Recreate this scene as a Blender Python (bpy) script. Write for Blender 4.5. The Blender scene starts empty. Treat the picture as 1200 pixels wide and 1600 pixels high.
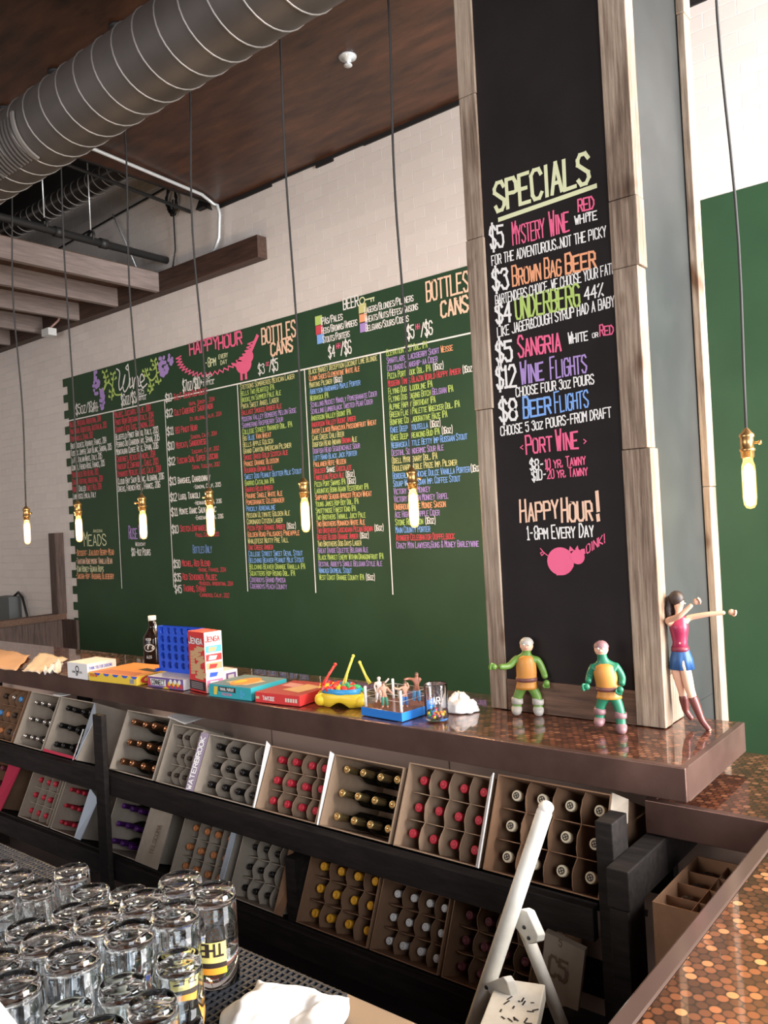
import bpy, bmesh, math, random
import numpy as np
from mathutils import Vector, Matrix, noise

C = bpy.context.scene.collection
SC = bpy.context.scene
RND = random.Random(7)
PI = math.pi

# ------------------------------------------------------------------ camera
EYE = 1.70                      # camera height above the floor
F = 1281.385                    # focal length in pixels for the 1200 px wide frame
_ex = np.array([0.775466, -0.046283, 0.629691])
def _unit(v):
    v = np.array(v, float); return v / np.linalg.norm(v)
_VL = (-1575.0, 94.0, F); _VR = (1040.0, -42.0, F)
_ex = -_unit(_VL); _ey = _unit(_VR); _ey = _unit(_ey - _ex * (_ex @ _ey)); _ez = np.cross(_ex, _ey)
ROT = np.array([_ex, _ey, _ez])
def ray(x, y): return ROT @ np.array([x - 600.0, y - 800.0, F])
def pz(x, y, z):                # point of the world at height z seen at that place
    r = ray(x, y); k = (z - EYE) / r[2]; return Vector((r[0]*k, r[1]*k, z))
def py(x, y, Y):                # point of the world at distance Y
    r = ray(x, y); k = Y / r[1]; return Vector((r[0]*k, Y, EYE + r[2]*k))
def depth_of(p):
    c = ROT.T @ np.array([p[0], p[1], p[2]-EYE]); return float(c[2])
cam_d = bpy.data.cameras.new('camera'); cam = bpy.data.objects.new('camera', cam_d); C.objects.link(cam)
cam_d.sensor_fit = 'HORIZONTAL'; cam_d.sensor_width = 36.0; cam_d.lens = 36.0 * F / 1200.0
cam_d.clip_start = 0.02; cam_d.clip_end = 200
_r = ROT @ np.array([1, 0, 0]); _u = ROT @ np.array([0, -1, 0]); _b = ROT @ np.array([0, 0, -1])
cam.matrix_world = Matrix(((_r[0], _u[0], _b[0], 0), (_r[1], _u[1], _b[1], 0), (_r[2], _u[2], _b[2], EYE), (0, 0, 0, 1)))
SC.camera = cam

# ------------------------------------------------------------------ light and exposure
SC.view_settings.view_transform = 'Standard'; SC.view_settings.look = 'None'
SC.view_settings.gamma = 1.0; SC.view_settings.use_curve_mapping = False
SC.view_settings.exposure = 0.42
w = bpy.data.worlds.new('world'); SC.world = w; w.use_nodes = True
w.node_tree.nodes['Background'].inputs[0].default_value = (0.75, 0.87, 1.0, 1)
w.node_tree.nodes['Background'].inputs[1].default_value = 1.2
def area_light(name, loc, aim, sx, sy, power, col):
    d = bpy.data.lights.new(name, 'AREA'); d.shape = 'RECTANGLE'; d.size = sx; d.size_y = sy
    d.energy = power; d.color = col
    o = bpy.data.objects.new(name, d); C.objects.link(o); o.location = loc
    o.rotation_euler = (Vector(aim) - Vector(loc)).to_track_quat('-Z', 'Y').to_euler()
    o['kind'] = 'structure'
    return o
DAY = (1.0, 0.97, 0.95)
area_light('window_light_street', (2.3, 2.75, 2.2), (-1.0, 3.2, 1.7), 2.3, 3.0, 560, DAY)
area_light('window_light_side', (2.3, -1.0, 2.2), (-.6, 1.0, 1.2), 1.6, 1.8, 75, (0.88, 0.94, 1.0))
area_light('warm_fill_rear', (-2.6, -3.4, 2.3), (-3.4, 1.0, 1.5), 2.8, 2.3, 85, (1.0, 0.84, 0.74))  # added warm fill from behind the camera, no known window there

# ------------------------------------------------------------------ node helpers
def mat(name, color=(.8, .8, .8), rough=.5, metal=0.0, spec=.5, coat=0.0, trans=0.0, ior=1.45, emit=None, estr=0.0):
    m = bpy.data.materials.new(name); m.use_nodes = True
    p = m.node_tree.nodes['Principled BSDF']
    p.inputs['Base Color'].default_value = (*color, 1); p.inputs['Roughness'].default_value = rough
    p.inputs['Metallic'].default_value = metal; p.inputs['Specular IOR Level'].default_value = spec
    p.inputs['Coat Weight'].default_value = coat; p.inputs['Coat Roughness'].default_value = .03
    p.inputs['Transmission Weight'].default_value = trans; p.inputs['IOR'].default_value = ior
    if emit: p.inputs['Emission Color'].default_value = (*emit, 1); p.inputs['Emission Strength'].default_value = estr
    return m
class NT:
    def __init__(s, m): s.t = m.node_tree; s.p = s.t.nodes['Principled BSDF']
    def n(s, typ, ins=None, **kw):
        a = s.t.nodes.new(typ)
        for k, v in kw.items(): setattr(a, k, v)
        for k, v in (ins or {}).items():
            if hasattr(v, 'is_linked') or isinstance(v, bpy.types.NodeSocket): s.t.links.new(v, a.inputs[k])
            else: a.inputs[k].default_value = v
        return a
    def ln(s, a, b): s.t.links.new(a, b)
    def math(s, op, a, b=0.0): return s.n('ShaderNodeMath', {0: a, 1: b}, operation=op).outputs[0]
    def ramp(s, fac, stops):
        r = s.n('ShaderNodeValToRGB', {0: fac}); e = r.color_ramp.elements
        while len(e) < len(stops): e.new(.5)
        for q, (pos, col) in zip(e, stops): q.position = pos; q.color = (*col, 1)
        return r.outputs[0]
    def coord(s, scale=(1, 1, 1)):
        c = s.n('ShaderNodeTexCoord'); return s.n('ShaderNodeMapping', {0: c.outputs['Object'], 'Scale': scale}).outputs[0]
    def noise(s, vec, scale, detail=4.0, rough=.6): return s.n('ShaderNodeTexNoise', {'Vector': vec, 'Scale': scale, 'Detail': detail, 'Roughness': rough}).outputs[0]
    def bump(s, h, dist=.002, strength=.5): s.ln(s.n('ShaderNodeBump', {'Height': h, 'Distance': dist, 'Strength': strength}).outputs[0], s.p.inputs['Normal'])
def wood(name, dark, light, scale=(6, 6, 1), grain=8, rough=.7, bump=.002):
    m = mat(name, light, rough); t = NT(m); v = t.coord(scale)
    a = t.noise(v, grain, 6, .65); b = t.noise(t.coord(), 2.2, 2)
    f = t.math('ADD', t.math('MULTIPLY', a, .75), t.math('MULTIPLY', b, .25))
    t.ln(t.ramp(f, [(.33, dark), (.52, tuple((x+y)/2 for x, y in zip(dark, light))), (.68, light)]), t.p.inputs['Base Color'])
    t.bump(a, bump); return m
def mottled(name, c1, c2, scale=6, rough=.6, metal=0.0, bump=0.0, coat=0.0):
    m = mat(name, c1, rough, metal, coat=coat); t = NT(m); a = t.noise(t.coord(), scale, 5)
    t.ln(t.ramp(a, [(.35, c1), (.65, c2)]), t.p.inputs['Base Color'])
    if bump: t.bump(a, bump)
    return m
M = {}
# white running-bond tiles laid in the X-Z plane
TROW, TLEN, ZTOP = 0.0735, 0.152, 3.150
def tile_material():
    m = mat('white_tile', (.8, .78, .76), .22); t = NT(m)
    c = t.n('ShaderNodeTexCoord'); s = t.n('ShaderNodeSeparateXYZ', {0: c.outputs['Object']})
    z = t.math('SUBTRACT', s.outputs[2], ZTOP - 60*TROW); x = t.math('ADD', s.outputs[0], 6.955 + 20*TLEN)
    v = t.n('ShaderNodeCombineXYZ', {0: x, 1: z}).outputs[0]
    b = t.n('ShaderNodeTexBrick', {'Vector': v, 'Color1': (.73, .665, .62, 1), 'Color2': (.69, .625, .585, 1), 'Mortar': (.90, .86, .82, 1), 'Scale': 1.0,
        'Mortar Size': .0026, 'Mortar Smooth': .3, 'Brick Width': TLEN, 'Row Height': TROW}, offset=.5)
    t.ln(b.outputs[0], t.p.inputs['Base Color']); t.bump(t.math('SUBTRACT', 1.0, b.outputs[1]), .004, 1.0)
    return m
M['tile'] = tile_material()
def penny_material(name, dull):
    m = mat(name, (.3, .12, .06), .38, .55, coat=1.0); t = NT(m); D = .0195
    c = t.n('ShaderNodeTexCoord'); s = t.n('ShaderNodeSeparateXYZ', {0: c.outputs['Object']})
    X = t.math('DIVIDE', s.outputs[0], D); Y = t.math('DIVIDE', s.outputs[1], D * math.sqrt(3))
    def lattice(ox, oy):
        x = t.math('ADD', X, ox); y = t.math('ADD', Y, oy)
        fx = t.math('SUBTRACT', t.math('FRACT', x), .5); fy = t.math('MULTIPLY', t.math('SUBTRACT', t.math('FRACT', y), .5), math.sqrt(3))
        d = t.math('SQRT', t.math('ADD', t.math('MULTIPLY', fx, fx), t.math('MULTIPLY', fy, fy)))
        idv = t.n('ShaderNodeCombineXYZ', {0: t.math('FLOOR', x), 1: t.math('FLOOR', y), 2: ox*7.0}).outputs[0]
        w_ = t.n('ShaderNodeTexWhiteNoise', {0: idv}, noise_dimensions='3D').outputs[0]
        return d, w_
    d1, w1 = lattice(50.0, 50.0); d2, w2 = lattice(50.5, 50.5)
    less = t.math('LESS_THAN', d1, d2)
    d = t.math('MINIMUM', d1, d2)
    wv = t.math('ADD', t.math('MULTIPLY', less, w1), t.math('MULTIPLY', t.math('SUBTRACT', 1.0, less), w2))
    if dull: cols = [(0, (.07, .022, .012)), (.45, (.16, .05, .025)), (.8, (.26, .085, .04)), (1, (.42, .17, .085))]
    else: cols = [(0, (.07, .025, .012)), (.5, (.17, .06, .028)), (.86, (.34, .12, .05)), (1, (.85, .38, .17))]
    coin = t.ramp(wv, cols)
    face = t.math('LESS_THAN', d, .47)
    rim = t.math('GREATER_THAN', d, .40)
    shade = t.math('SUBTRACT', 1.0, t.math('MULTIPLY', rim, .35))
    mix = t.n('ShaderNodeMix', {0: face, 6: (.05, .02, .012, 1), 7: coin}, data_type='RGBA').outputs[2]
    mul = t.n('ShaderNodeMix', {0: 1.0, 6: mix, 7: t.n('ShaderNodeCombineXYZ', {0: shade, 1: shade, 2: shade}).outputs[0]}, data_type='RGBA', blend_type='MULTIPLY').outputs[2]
    t.ln(mul, t.p.inputs['Base Color'])
    return m
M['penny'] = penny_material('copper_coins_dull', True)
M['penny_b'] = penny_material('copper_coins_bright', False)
M['soffit'] = wood('stained_plywood', (.018, .007, .004), (.105, .040, .019), (1.2, 5, 5), 3.0, .38, .001)
M['oldwood'] = wood('reclaimed_boards', (.10, .068, .048), (.43, .335, .25), (30, 30, 1.6), 3.0, .8, .003)
def boards():
    m = mat('reclaimed_boards', (.3, .25, .2), .8); t = NT(m)
    a = t.noise(t.coord((34, 34, 1.5)), 3.2, 8, .7); b = t.noise(t.coord((3, 3, 1.1)), 1.7, 3); k = t.noise(t.coord((5, 5, 2.6)), 2.4, 1)
    f = t.math('ADD', t.math('MULTIPLY', a, .55), t.math('MULTIPLY', b, .45))
    c1 = t.ramp(f, [(.30, (.045, .028, .018)), (.44, (.20, .14, .10)), (.56, (.36, .28, .21)), (.70, (.52, .42, .32))])
    knot = t.ramp(k, [(.22, (.35, .22, .14)), (.34, (1, 1, 1))])
    t.ln(t.n('ShaderNodeMix', {0: 1.0, 6: c1, 7: knot}, data_type='RGBA', blend_type='MULTIPLY').outputs[2], t.p.inputs['Base Color']); t.bump(a, .003)
    return m
M['oldwood'] = boards()
M['brownwood'] = wood('brown_boards', (.05, .025, .015), (.17, .09, .055), (1.6, 26, 26), 3.0, .6, .002)
M['wainscot'] = wood('dark_wainscot', (.025, .015, .012), (.13, .08, .065), (26, 26, 1.6), 3.0, .55, .002)
M['rack'] = wood('black_stained_rack_wood', (.005, .004, .0035), (.026, .019, .017), (3, 20, 20), 3.0, .7, .002); M['rack'].node_tree.nodes['Principled BSDF'].inputs['Specular IOR Level'].default_value = .3
M['joist'] = wood('pale_joist_wood', (.16, .125, .115), (.30, .245, .225), (20, 1.5, 20), 3.0, .75, .002)
M['beam'] = wood('dark_beam_wood', (.02, .01, .007), (.09, .045, .03), (1.5, 20, 20), 3.0, .6, .004)
M['edge'] = mottled('dark_metal_edging', (.105, .058, .047), (.165, .095, .078), 5, .34, .6)
M['duct'] = mottled('spiral_duct_steel', (.075, .065, .060), (.105, .092, .085), 3, .55, .35)
M['ductseam'] = mat('duct_seam', (.26, .24, .225), .45, .4)
M['duct2'] = mottled('shiny_duct_steel', (.45, .42, .40), (.6, .57, .55), 3, .25, .95)
M['conduit'] = mat('bright_conduit', (.72, .76, .78), .35, .5)
M['pipe'] = mat('black_iron_pipe', (.045, .045, .045), .5, .5)
M['dark'] = mat('near_black', (.012, .011, .011), .6)
M['black'] = mat('black_plastic', (.01, .01, .01), .4)
M['green'] = mottled('green_chalk_paint', (.017, .050, .021), (.021, .060, .026), 3, .55)
M['chalk'] = mottled('black_chalk_paint', (.011, .008, .008), (.016, .012, .012), 4, .65); M['chalk'].node_tree.nodes['Principled BSDF'].inputs['Specular IOR Level'].default_value = .25
M['chalkgrey'] = mottled('grey_black_chalk_paint', (.022, .024, .024), (.032, .035, .034), 4, .45)
M['cardbd'] = mottled('cardboard', (.36, .24, .155), (.43, .29, .19), 14, .85)
M['cardbd2'] = mottled('grey_cardboard', (.40, .33, .26), (.47, .39, .31), 14, .85)
M['cardbd3'] = mottled('brown_cardboard', (.25, .135, .075), (.31, .17, .095), 14, .85)
M['tanwall'] = mottled('tan_painted_board', (.60, .43, .35), (.66, .48, .39), 3, .7)
M['floor'] = mottled('dark_rubber_floor', (.016, .012, .013), (.03, .022, .022), 3, .7)
M['plaster'] = mat('plain_plaster', (.55, .48, .43), .9)
M['bottle'] = mat('dark_bottle_glass', (.012, .010, .006), .08, coat=.5)
M['clear'] = mat('clear_glass', (.97, .99, 1.0), .0, trans=1.0, ior=1.45)
M['steel'] = mat('brushed_steel', (.30, .24, .20), .4, .6)
M['rubber'] = mat('black_rubber_mat', (.022, .024, .03), .5)
M['brass'] = mat('aged_brass', (.50, .30, .12), .3, .9)
M['cord'] = mat('grey_cloth_cord', (.045, .043, .042), .8)
M['cloth'] = mottled('white_cotton', (.80, .77, .74), (.88, .85, .82), 20, .9)
M['paper'] = mottled('cream_paper', (.74, .60, .46), (.82, .68, .54), 4, .85)
M['orange_paper'] = mottled('tan_kraft_paper', (.66, .40, .24), (.74, .47, .30), 4, .85)
M['ladder'] = mottled('chipped_cream_paint', (.62, .58, .50), (.80, .77, .70), 9, .5)
def flat(n, c, r=.55, metal=0.0):
    if n not in M: M[n] = mat(n, c, r, metal)
    return M[n]
CH = dict(W=('chalk_white', (.85, .83, .80)), R=('chalk_red', (.62, .07, .10)), P=('chalk_pink', (.85, .14, .28)), Y=('chalk_yellow', (.62, .60, .26)),
          G=('chalk_lime', (.46, .62, .16)), O=('chalk_orange', (.85, .38, .20)), B=('chalk_blue', (.22, .42, .85)), V=('chalk_violet', (.42, .28, .62)),
          C=('chalk_cream', (.72, .74, .46)), K=('chalk_peach', (.88, .58, .42)), S=('chalk_skyblue', (.18, .30, .60)))
for k, (n, c) in CH.items(): M['ch'+k] = mat(n, c, .8)
# ------------------------------------------------------------------ mesh helpers
class MB:
    def __init__(s): s.v = []; s.f = []; s.m = []; s.sm = []
    def add(s, vs, fs, mi=0, smooth=False, T=None):
        b = len(s.v)
        s.v += [tuple(T @ Vector(v)) if T is not None else tuple(v) for v in vs]
        for f in fs: s.f.append(tuple(i + b for i in f)); s.m.append(mi); s.sm.append(smooth)
        return s
    def box(s, lo, hi, mi=0, T=None):
        x0, y0, z0 = lo; x1, y1, z1 = hi
        vs = [(x0,y0,z0),(x1,y0,z0),(x1,y1,z0),(x0,y1,z0),(x0,y0,z1),(x1,y0,z1),(x1,y1,z1),(x0,y1,z1)]
        return s.add(vs, [(0,3,2,1),(4,5,6,7),(0,1,5,4),(1,2,6,5),(2,3,7,6),(3,0,4,7)], mi, False, T)
    def prism(s, pts, a, b, axis='y', mi=0, T=None):     # outline of 2-D points pushed from a to b along an axis
        def P(p, q):
            return (p[0], q, p[1]) if axis == 'y' else ((q, p[0], p[1]) if axis == 'x' else (p[0], p[1], q))
        n = len(pts)
        vs = [P(p, a) for p in pts] + [P(p, b) for p in pts]
        fs = [tuple(range(n)), tuple(range(2*n-1, n-1, -1))] + [(i, i+n, (i+1) % n + n, (i+1) % n) for i in range(n)]
        return s.add(vs, fs, mi, False, T)
    def lathe(s, prof, n=24, mi=0, T=None, smooth=True, a0=0, a1=2*PI, cap=False):   # profile (r, z)
        full = abs(a1 - a0 - 2*PI) < 1e-6; k = n if full else n + 1
        vs = []; fs = []
        for r, z in prof:
            for i in range(k):
                a = a0 + (a1 - a0) * i / n; vs.append((r*math.cos(a), r*math.sin(a), z))
        for j in range(len(prof)-1):
            for i in range(n):
                i2 = (i+1) % k
                fs.append((j*k+i, j*k+i2, (j+1)*k+i2, (j+1)*k+i))
        if cap: fs.append(tuple(range(k-1, -1, -1))); fs.append(tuple((len(prof)-1)*k + i for i in range(k)))
        return s.add(vs, fs, mi, smooth, T)
    def tube(s, pts, r, n=8, mi=0, cap=True, T=None):
        pts = [Vector(p) for p in pts]; rs = r if isinstance(r, (list, tuple)) else [r]*len(pts)
        vs = []; fs = []; up = None
        for i, p in enumerate(pts):
            d = (pts[min(i+1, len(pts)-1)] - pts[max(i-1, 0)]).normalized()
            if up is None:
                up = d.orthogonal().normalized()
            up = (up - d * up.dot(d)); up = up.normalized() if up.length > 1e-6 else d.orthogonal().normalized()
            q = d.cross(up)
            for k in range(n):
                a = 2*PI*k/n; vs.append(p + (up*math.cos(a) + q*math.sin(a))*rs[i])
        for i in range(len(pts)-1):
            for k in range(n): fs.append((i*n+k, i*n+(k+1) % n, (i+1)*n+(k+1) % n, (i+1)*n+k))
        if cap: fs.append(tuple(range(n-1, -1, -1))); fs.append(tuple((len(pts)-1)*n+k for k in range(n)))
        return s.add(vs, fs, mi, True, T)
    def bar(s, p, q, w, t, side=(0, 0, 1), mi=0):           # rectangular bar from p to q
        p = Vector(p); q = Vector(q); d = (q-p).normalized(); u = (Vector(side) - d*d.dot(Vector(side))).normalized(); v = d.cross(u)
        vs = [a + u*sx*w/2 + v*sy*t/2 for a in (p, q) for sx, sy in ((-1,-1),(1,-1),(1,1),(-1,1))]
        return s.add(vs, [(0,1,2,3),(7,6,5,4),(0,4,5,1),(1,5,6,2),(2,6,7,3),(3,7,4,0)], mi)
    def ball(s, c, r, n=12, mi=0, T=None):
        rr = r if isinstance(r, (tuple, list)) else (r, r, r); vs = []; fs = []; h = n//2
        for j in range(h+1):
            t = PI*j/h
            for i in range(n):
                a = 2*PI*i/n; vs.append((c[0]+rr[0]*math.sin(t)*math.cos(a), c[1]+rr[1]*math.sin(t)*math.sin(a), c[2]+rr[2]*math.cos(t)))
        for j in range(h):
            for i in range(n): fs.append((j*n+i, (j+1)*n+i, (j+1)*n+(i+1) % n, j*n+(i+1) % n))
        return s.add(vs, fs, mi, True, T)
    def mesh(s, name, mats):
        me = bpy.data.meshes.new(name); me.from_pydata([tuple(v) for v in s.v], [], s.f)
        for m in (mats if isinstance(mats, (list, tuple)) else [mats]): me.materials.append(m)
        me.polygons.foreach_set('material_index', s.m); me.polygons.foreach_set('use_smooth', s.sm); me.update()
        bm = bmesh.new(); bm.from_mesh(me)
        if len(bm.verts) < 20000: bmesh.ops.remove_doubles(bm, verts=bm.verts, dist=1e-6)
        bmesh.ops.recalc_face_normals(bm, faces=bm.faces); bm.to_mesh(me); bm.free()
        return me
    def build(s, name, mats, parent=None, bevel=0.0, loc=None, rot=None):
        o = bpy.data.objects.new(name, s.mesh(name, mats)); C.objects.link(o)
        if parent is not None: o.parent = parent
        if loc is not None: o.location = loc
        if rot is not None: o.rotation_euler = rot
        if bevel:
            b = o.modifiers.new('bevel', 'BEVEL'); b.width = bevel; b.segments = 2; b.limit_method = 'ANGLE'
        return o
def tag(o, label=None, cat=None, group=None, kind=None):
    if label: o['label'] = label
    if cat: o['category'] = cat
    if group: o['group'] = group
    if kind: o['kind'] = kind
    return o
def thing(name, label, cat, loc=(0, 0, 0), rot=(0, 0, 0), group=None):
    o = bpy.data.objects.new(name, None); C.objects.link(o); o.location = loc; o.rotation_euler = rot
    o.empty_display_size = .05
    return tag(o, label, cat, group)
def struct(o): o['kind'] = 'structure'; return o
def box_obj(name, lo, hi, m, parent=None, bevel=0.0): return MB().box(lo, hi).build(name, m, parent, bevel)
def dup(root, loc=None, label=None, rot=None, scale=None, swap=None):
    r = root.copy(); C.objects.link(r)
    if loc is not None: r.location = loc
    if rot is not None: r.rotation_euler = rot
    if scale is not None: r.scale = scale
    if label: r['label'] = label
    for ch in list(root.children):
        c = ch.copy(); C.objects.link(c); c.parent = r
        if swap and ch.name.split('.')[0] in swap: c.data = swap[ch.name.split('.')[0]]
        for g in list(ch.children):
            d = g.copy(); C.objects.link(d); d.parent = c
    return r

# ------------------------------------------------------------------ marker lettering: strokes on a 4 x 6 grid
GL = {'A': '00 26 40;12 32', 'B': '00 06 36 45 43 33 03;33 42 41 30 00', 'C': '45 36 16 05 01 10 30 41', 'D': '00 06 26 44 42 20 00', 'E': '46 06 00 40;03 33',
 'F': '46 06 00;03 33', 'G': '45 36 16 05 01 10 30 41 43 23', 'H': '06 00;46 40;03 43', 'I': '26 20', 'J': '46 41 30 10 01', 'K': '06 00;46 03 40', 'L': '06 00 40',
 'M': '00 06 23 46 40', 'N': '00 06 40 46', 'O': '16 05 01 10 30 41 45 36 16', 'P': '00 06 36 45 43 33 03', 'Q': '16 05 01 10 30 41 45 36 16;22 40', 'R': '00 06 36 45 43 33 03;23 40',
 'S': '45 36 16 05 04 42 41 30 10 01', 'T': '06 46;26 20', 'U': '06 01 10 30 41 46', 'V': '06 20 46', 'W': '06 10 24 30 46', 'X': '06 40;46 00', 'Y': '06 23 46;23 20', 'Z': '06 46 00 40',
 '0': '16 05 01 10 30 41 45 36 16', '1': '15 26 20;10 30', '2': '05 16 36 45 44 00 40', '3': '05 16 36 45 34 24;34 42 41 30 10 01', '4': '30 36 02 42', '5': '46 06 04 34 43 41 30 10 01',
 '6': '45 36 16 05 01 10 30 41 42 33 13 02', '7': '06 46 10', '8': '13 04 05 16 36 45 44 33 13 02 01 10 30 41 42 33', '9': '01 10 30 41 45 36 16 05 04 13 33 44',
 '$': '45 36 16 05 04 42 41 30 10 01;27 2-', '/': '00 46', '&': '40 15 26 35 02 01 10 20 42', '.': '20 21', ',': '21 1-', '-': '13 33', '!': '26 22;20 21', "'": '26 25',
 '(': '37 25 21 3-', ')': '17 25 21 1-', '%': '00 46;05 16;40 31', '<': '35 13 31', '>': '15 33 11', '+': '13 33;24 22', '_': '00 40', ':': '24 25;21 22', '*': '13 33;24 22;14 32'}
def _gc(c): return -1 if c == '-' else int(c)
GLP = {k: [[(_gc(p[0]), _gc(p[1])) for p in ln.split()] for ln in v.split(';')] for k, v in GL.items()}
class Ink:
    """Marker strokes on a plane: o + u*x + v*y, pushed n off the surface."""
    def __init__(s, o, u, v, off=.0012):
        s.o = Vector(o); s.u = Vector(u).normalized(); s.v = Vector(v).normalized(); s.n = s.u.cross(s.v).normalized()*off; s.mb = MB(); s.mats = []; s.k = 0
    def mi(s, m):
        if m not in s.mats: s.mats.append(m)
        return s.mats.index(m)
    def P(s, x, y, e=0.0): return s.o + s.u*x + s.v*y + s.n*(1+e)
    def line(s, pts, w, m):
        i = s.mi(m)
        for (x0, y0), (x1, y1) in zip(pts, pts[1:]):
            dx, dy = x1-x0, y1-y0; L = math.hypot(dx, dy)
            if L < 1e-7: continue
            dx, dy = dx/L, dy/L; e = w*.42; px, py_ = -dy*w/2, dx*w/2
            a, b, c, d = x0-dx*e, y0-dy*e, x1+dx*e, y1+dy*e
            s.k = (s.k+1) % 7
            s.mb.add([s.P(a-px, b-py_, s.k*.03), s.P(c-px, d-py_, s.k*.03), s.P(c+px, d+py_, s.k*.03), s.P(a+px, b+py_, s.k*.03)], [(0, 1, 2, 3)], i)
    def fill(s, pts, m):
        s.mb.add([s.P(x, y) for x, y in pts], [tuple(range(len(pts)))], s.mi(m))
    def disc(s, cx, cy, rx, ry, m, n=20): s.fill([(cx+rx*math.cos(2*PI*i/n), cy+ry*math.sin(2*PI*i/n)) for i in range(n)], m); s.n = s.n*1.012
    def width(s, text, h, ar):
        return sum(.62 if c == ' ' else (.5 if c in ".,'!I1" else 1.0) for c in text)*h*ar
    def text(s, text, x, y, h, m, ar=.5, wt=.14, caps=False, slant=0.0, fit=None, jit=.25):
        """one line; lower case letters are drawn as small capitals; returns the end x"""
        if fit: ar = ar * fit / max(1e-6, s.width(text, h, ar))
        for c in text:
            adv = h*ar
            if c == ' ': x += adv*.62; continue
            small = c.islower() and not caps; g = GLP.get(c.upper())
            if g is None: x += adv*.5; continue
            hh = h*.78 if small else h; gw = adv*.74
            if c.upper() in 'I1': x -= adv*.22
            elif c in ".,'!": x -= adv*.25
            j = lambda: RND.uniform(-jit, jit)*h*.06
            wl = min(h*wt, adv*.27)
            for pl in g:
                s.line([(x + px/4*gw + slant*py_/6*hh + j(), y + py_/6*hh + j()) for px, py_ in pl], wl, m)
            x += adv*(.72 if c.upper() in 'I1' else .75 if c in ".,'!" else 1.0)
        return x
    def build(s, name, parent=None):
        o = s.mb.build(name, s.mats, None)
        if parent is not None:
            o.parent = parent
        return o
def wmat(o):
    return (wmat(o.parent) @ o.matrix_parent_inverse @ o.matrix_basis) if o.parent else o.matrix_basis.copy()
def adopt(o, parent):           # keep a part built in world coordinates where it is
    o.parent = parent; o.matrix_parent_inverse = wmat(parent).inverted(); return o

# ------------------------------------------------------------------ room shell
W = 4.05; SOF = 4.118; HI = 4.66
WALLZ = HI + .1
XL, XR, YB = -9.6, 2.4, -3.6
struct(box_obj('floor', (XL, YB, -.05), (XR, W+.2, 0), M['floor']))
struct(box_obj('wall_back', (XL, W, 0), (XR, W+.15, WALLZ), M['tile']))
struct(box_obj('wall_left', (XL-.15, YB, 0), (XL, W+.15, WALLZ), M['plaster']))
mb = MB()                                      # street wall with two big window openings
for lo, hi in (((XR, YB, 0), (XR+.15, W+.15, .6)), ((XR, YB, 3.8), (XR+.15, W+.15, WALLZ)), ((XR, YB, .6), (XR+.15, -2.4, 3.8)),
               ((XR, .35, .6), (XR+.15, 1.5, 3.8)), ((XR, 3.98, .6), (XR+.15, W+.15, 3.8))): mb.box(lo, hi)
struct(mb.build('wall_right', M['plaster']))
mb = MB()
for lo, hi in (((XL, YB-.15, 0), (XR, YB, .8)), ((XL, YB-.15, 3.6), (XR, YB, WALLZ)), ((XL, YB-.15, .8), (-7.2, YB, 3.6)), ((-.8, YB-.15, .8), (XR, YB, 3.6))): mb.box(lo, hi)
struct(mb.build('wall_front', M['plaster']))
SX = -4.72                                     # free edge of the lower plywood soffit
struct(box_obj('ceiling', (SX, YB, SOF), (XR, W, SOF+.02), M['soffit']))
struct(box_obj('ceiling_upper', (XL, YB, HI), (XR, W, HI+.05), M['dark']))
struct(box_obj('trim_1', (SX-.02, YB, SOF-.005), (SX, W, HI), M['dark']))
bm_ = MB(); rr = random.Random(3); x = SX       # ragged dark strips painted in as the shadow where plywood meets tiles
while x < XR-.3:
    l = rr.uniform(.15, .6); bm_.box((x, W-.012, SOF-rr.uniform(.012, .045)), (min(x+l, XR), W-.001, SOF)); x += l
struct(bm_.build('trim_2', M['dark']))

# ------------------------------------------------------------------ green painted menu wall with its toothed left edge
GX0, GX1, GZ = -6.955, XR, ZTOP
out = [(GX1, GZ), (GX1, .02), (GX0, .02)]
z = .02; rows = int((GZ-.02)/TROW); z0 = GZ - rows*TROW
for i in range(rows):
    xx = GX0 if i % 2 == 0 else GX0 - .075
    if i % 2 == 0: xx = GX0 + .0
    out += [(xx, z0+i*TROW), (xx, z0+(i+1)*TROW)]
menu = MB().prism(out[:2] + [(GX0, .02)] + out[3:], W-.004, W-.0002).build('menu_wall_paint', M['green'])
tag(menu, 'dark green chalk painted menu area with toothed left edge on the white tiled wall', 'menu board')
YW = W - .005
def wink(): return Ink((0, YW, 0), (1, 0, 0), (0, 0, 1), .0012)
def wp(x, y): p = py(x, y, YW); return p.x, p.z
def ch(k): return M['ch'+k]
I = wink()                                      # rule lines
def rule(I, a, b, w, k='W'): I.line([wp(*a), wp(*b)], w, ch(k))
zh = wp(371, 600)[1]
I.line([(wp(104, 655)[0], zh), (wp(745, 513)[0], zh)], .010, ch('W'))
zb = wp(188, 919)[1]
for px in (175, 256, 371, 477, 597): X = wp(px, 600)[0]; I.line([(X, zh), (X, zb if px != 256 else zb+.02)], .009, ch('W'))
adopt(I.build('ruled_lines'), menu)

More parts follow.
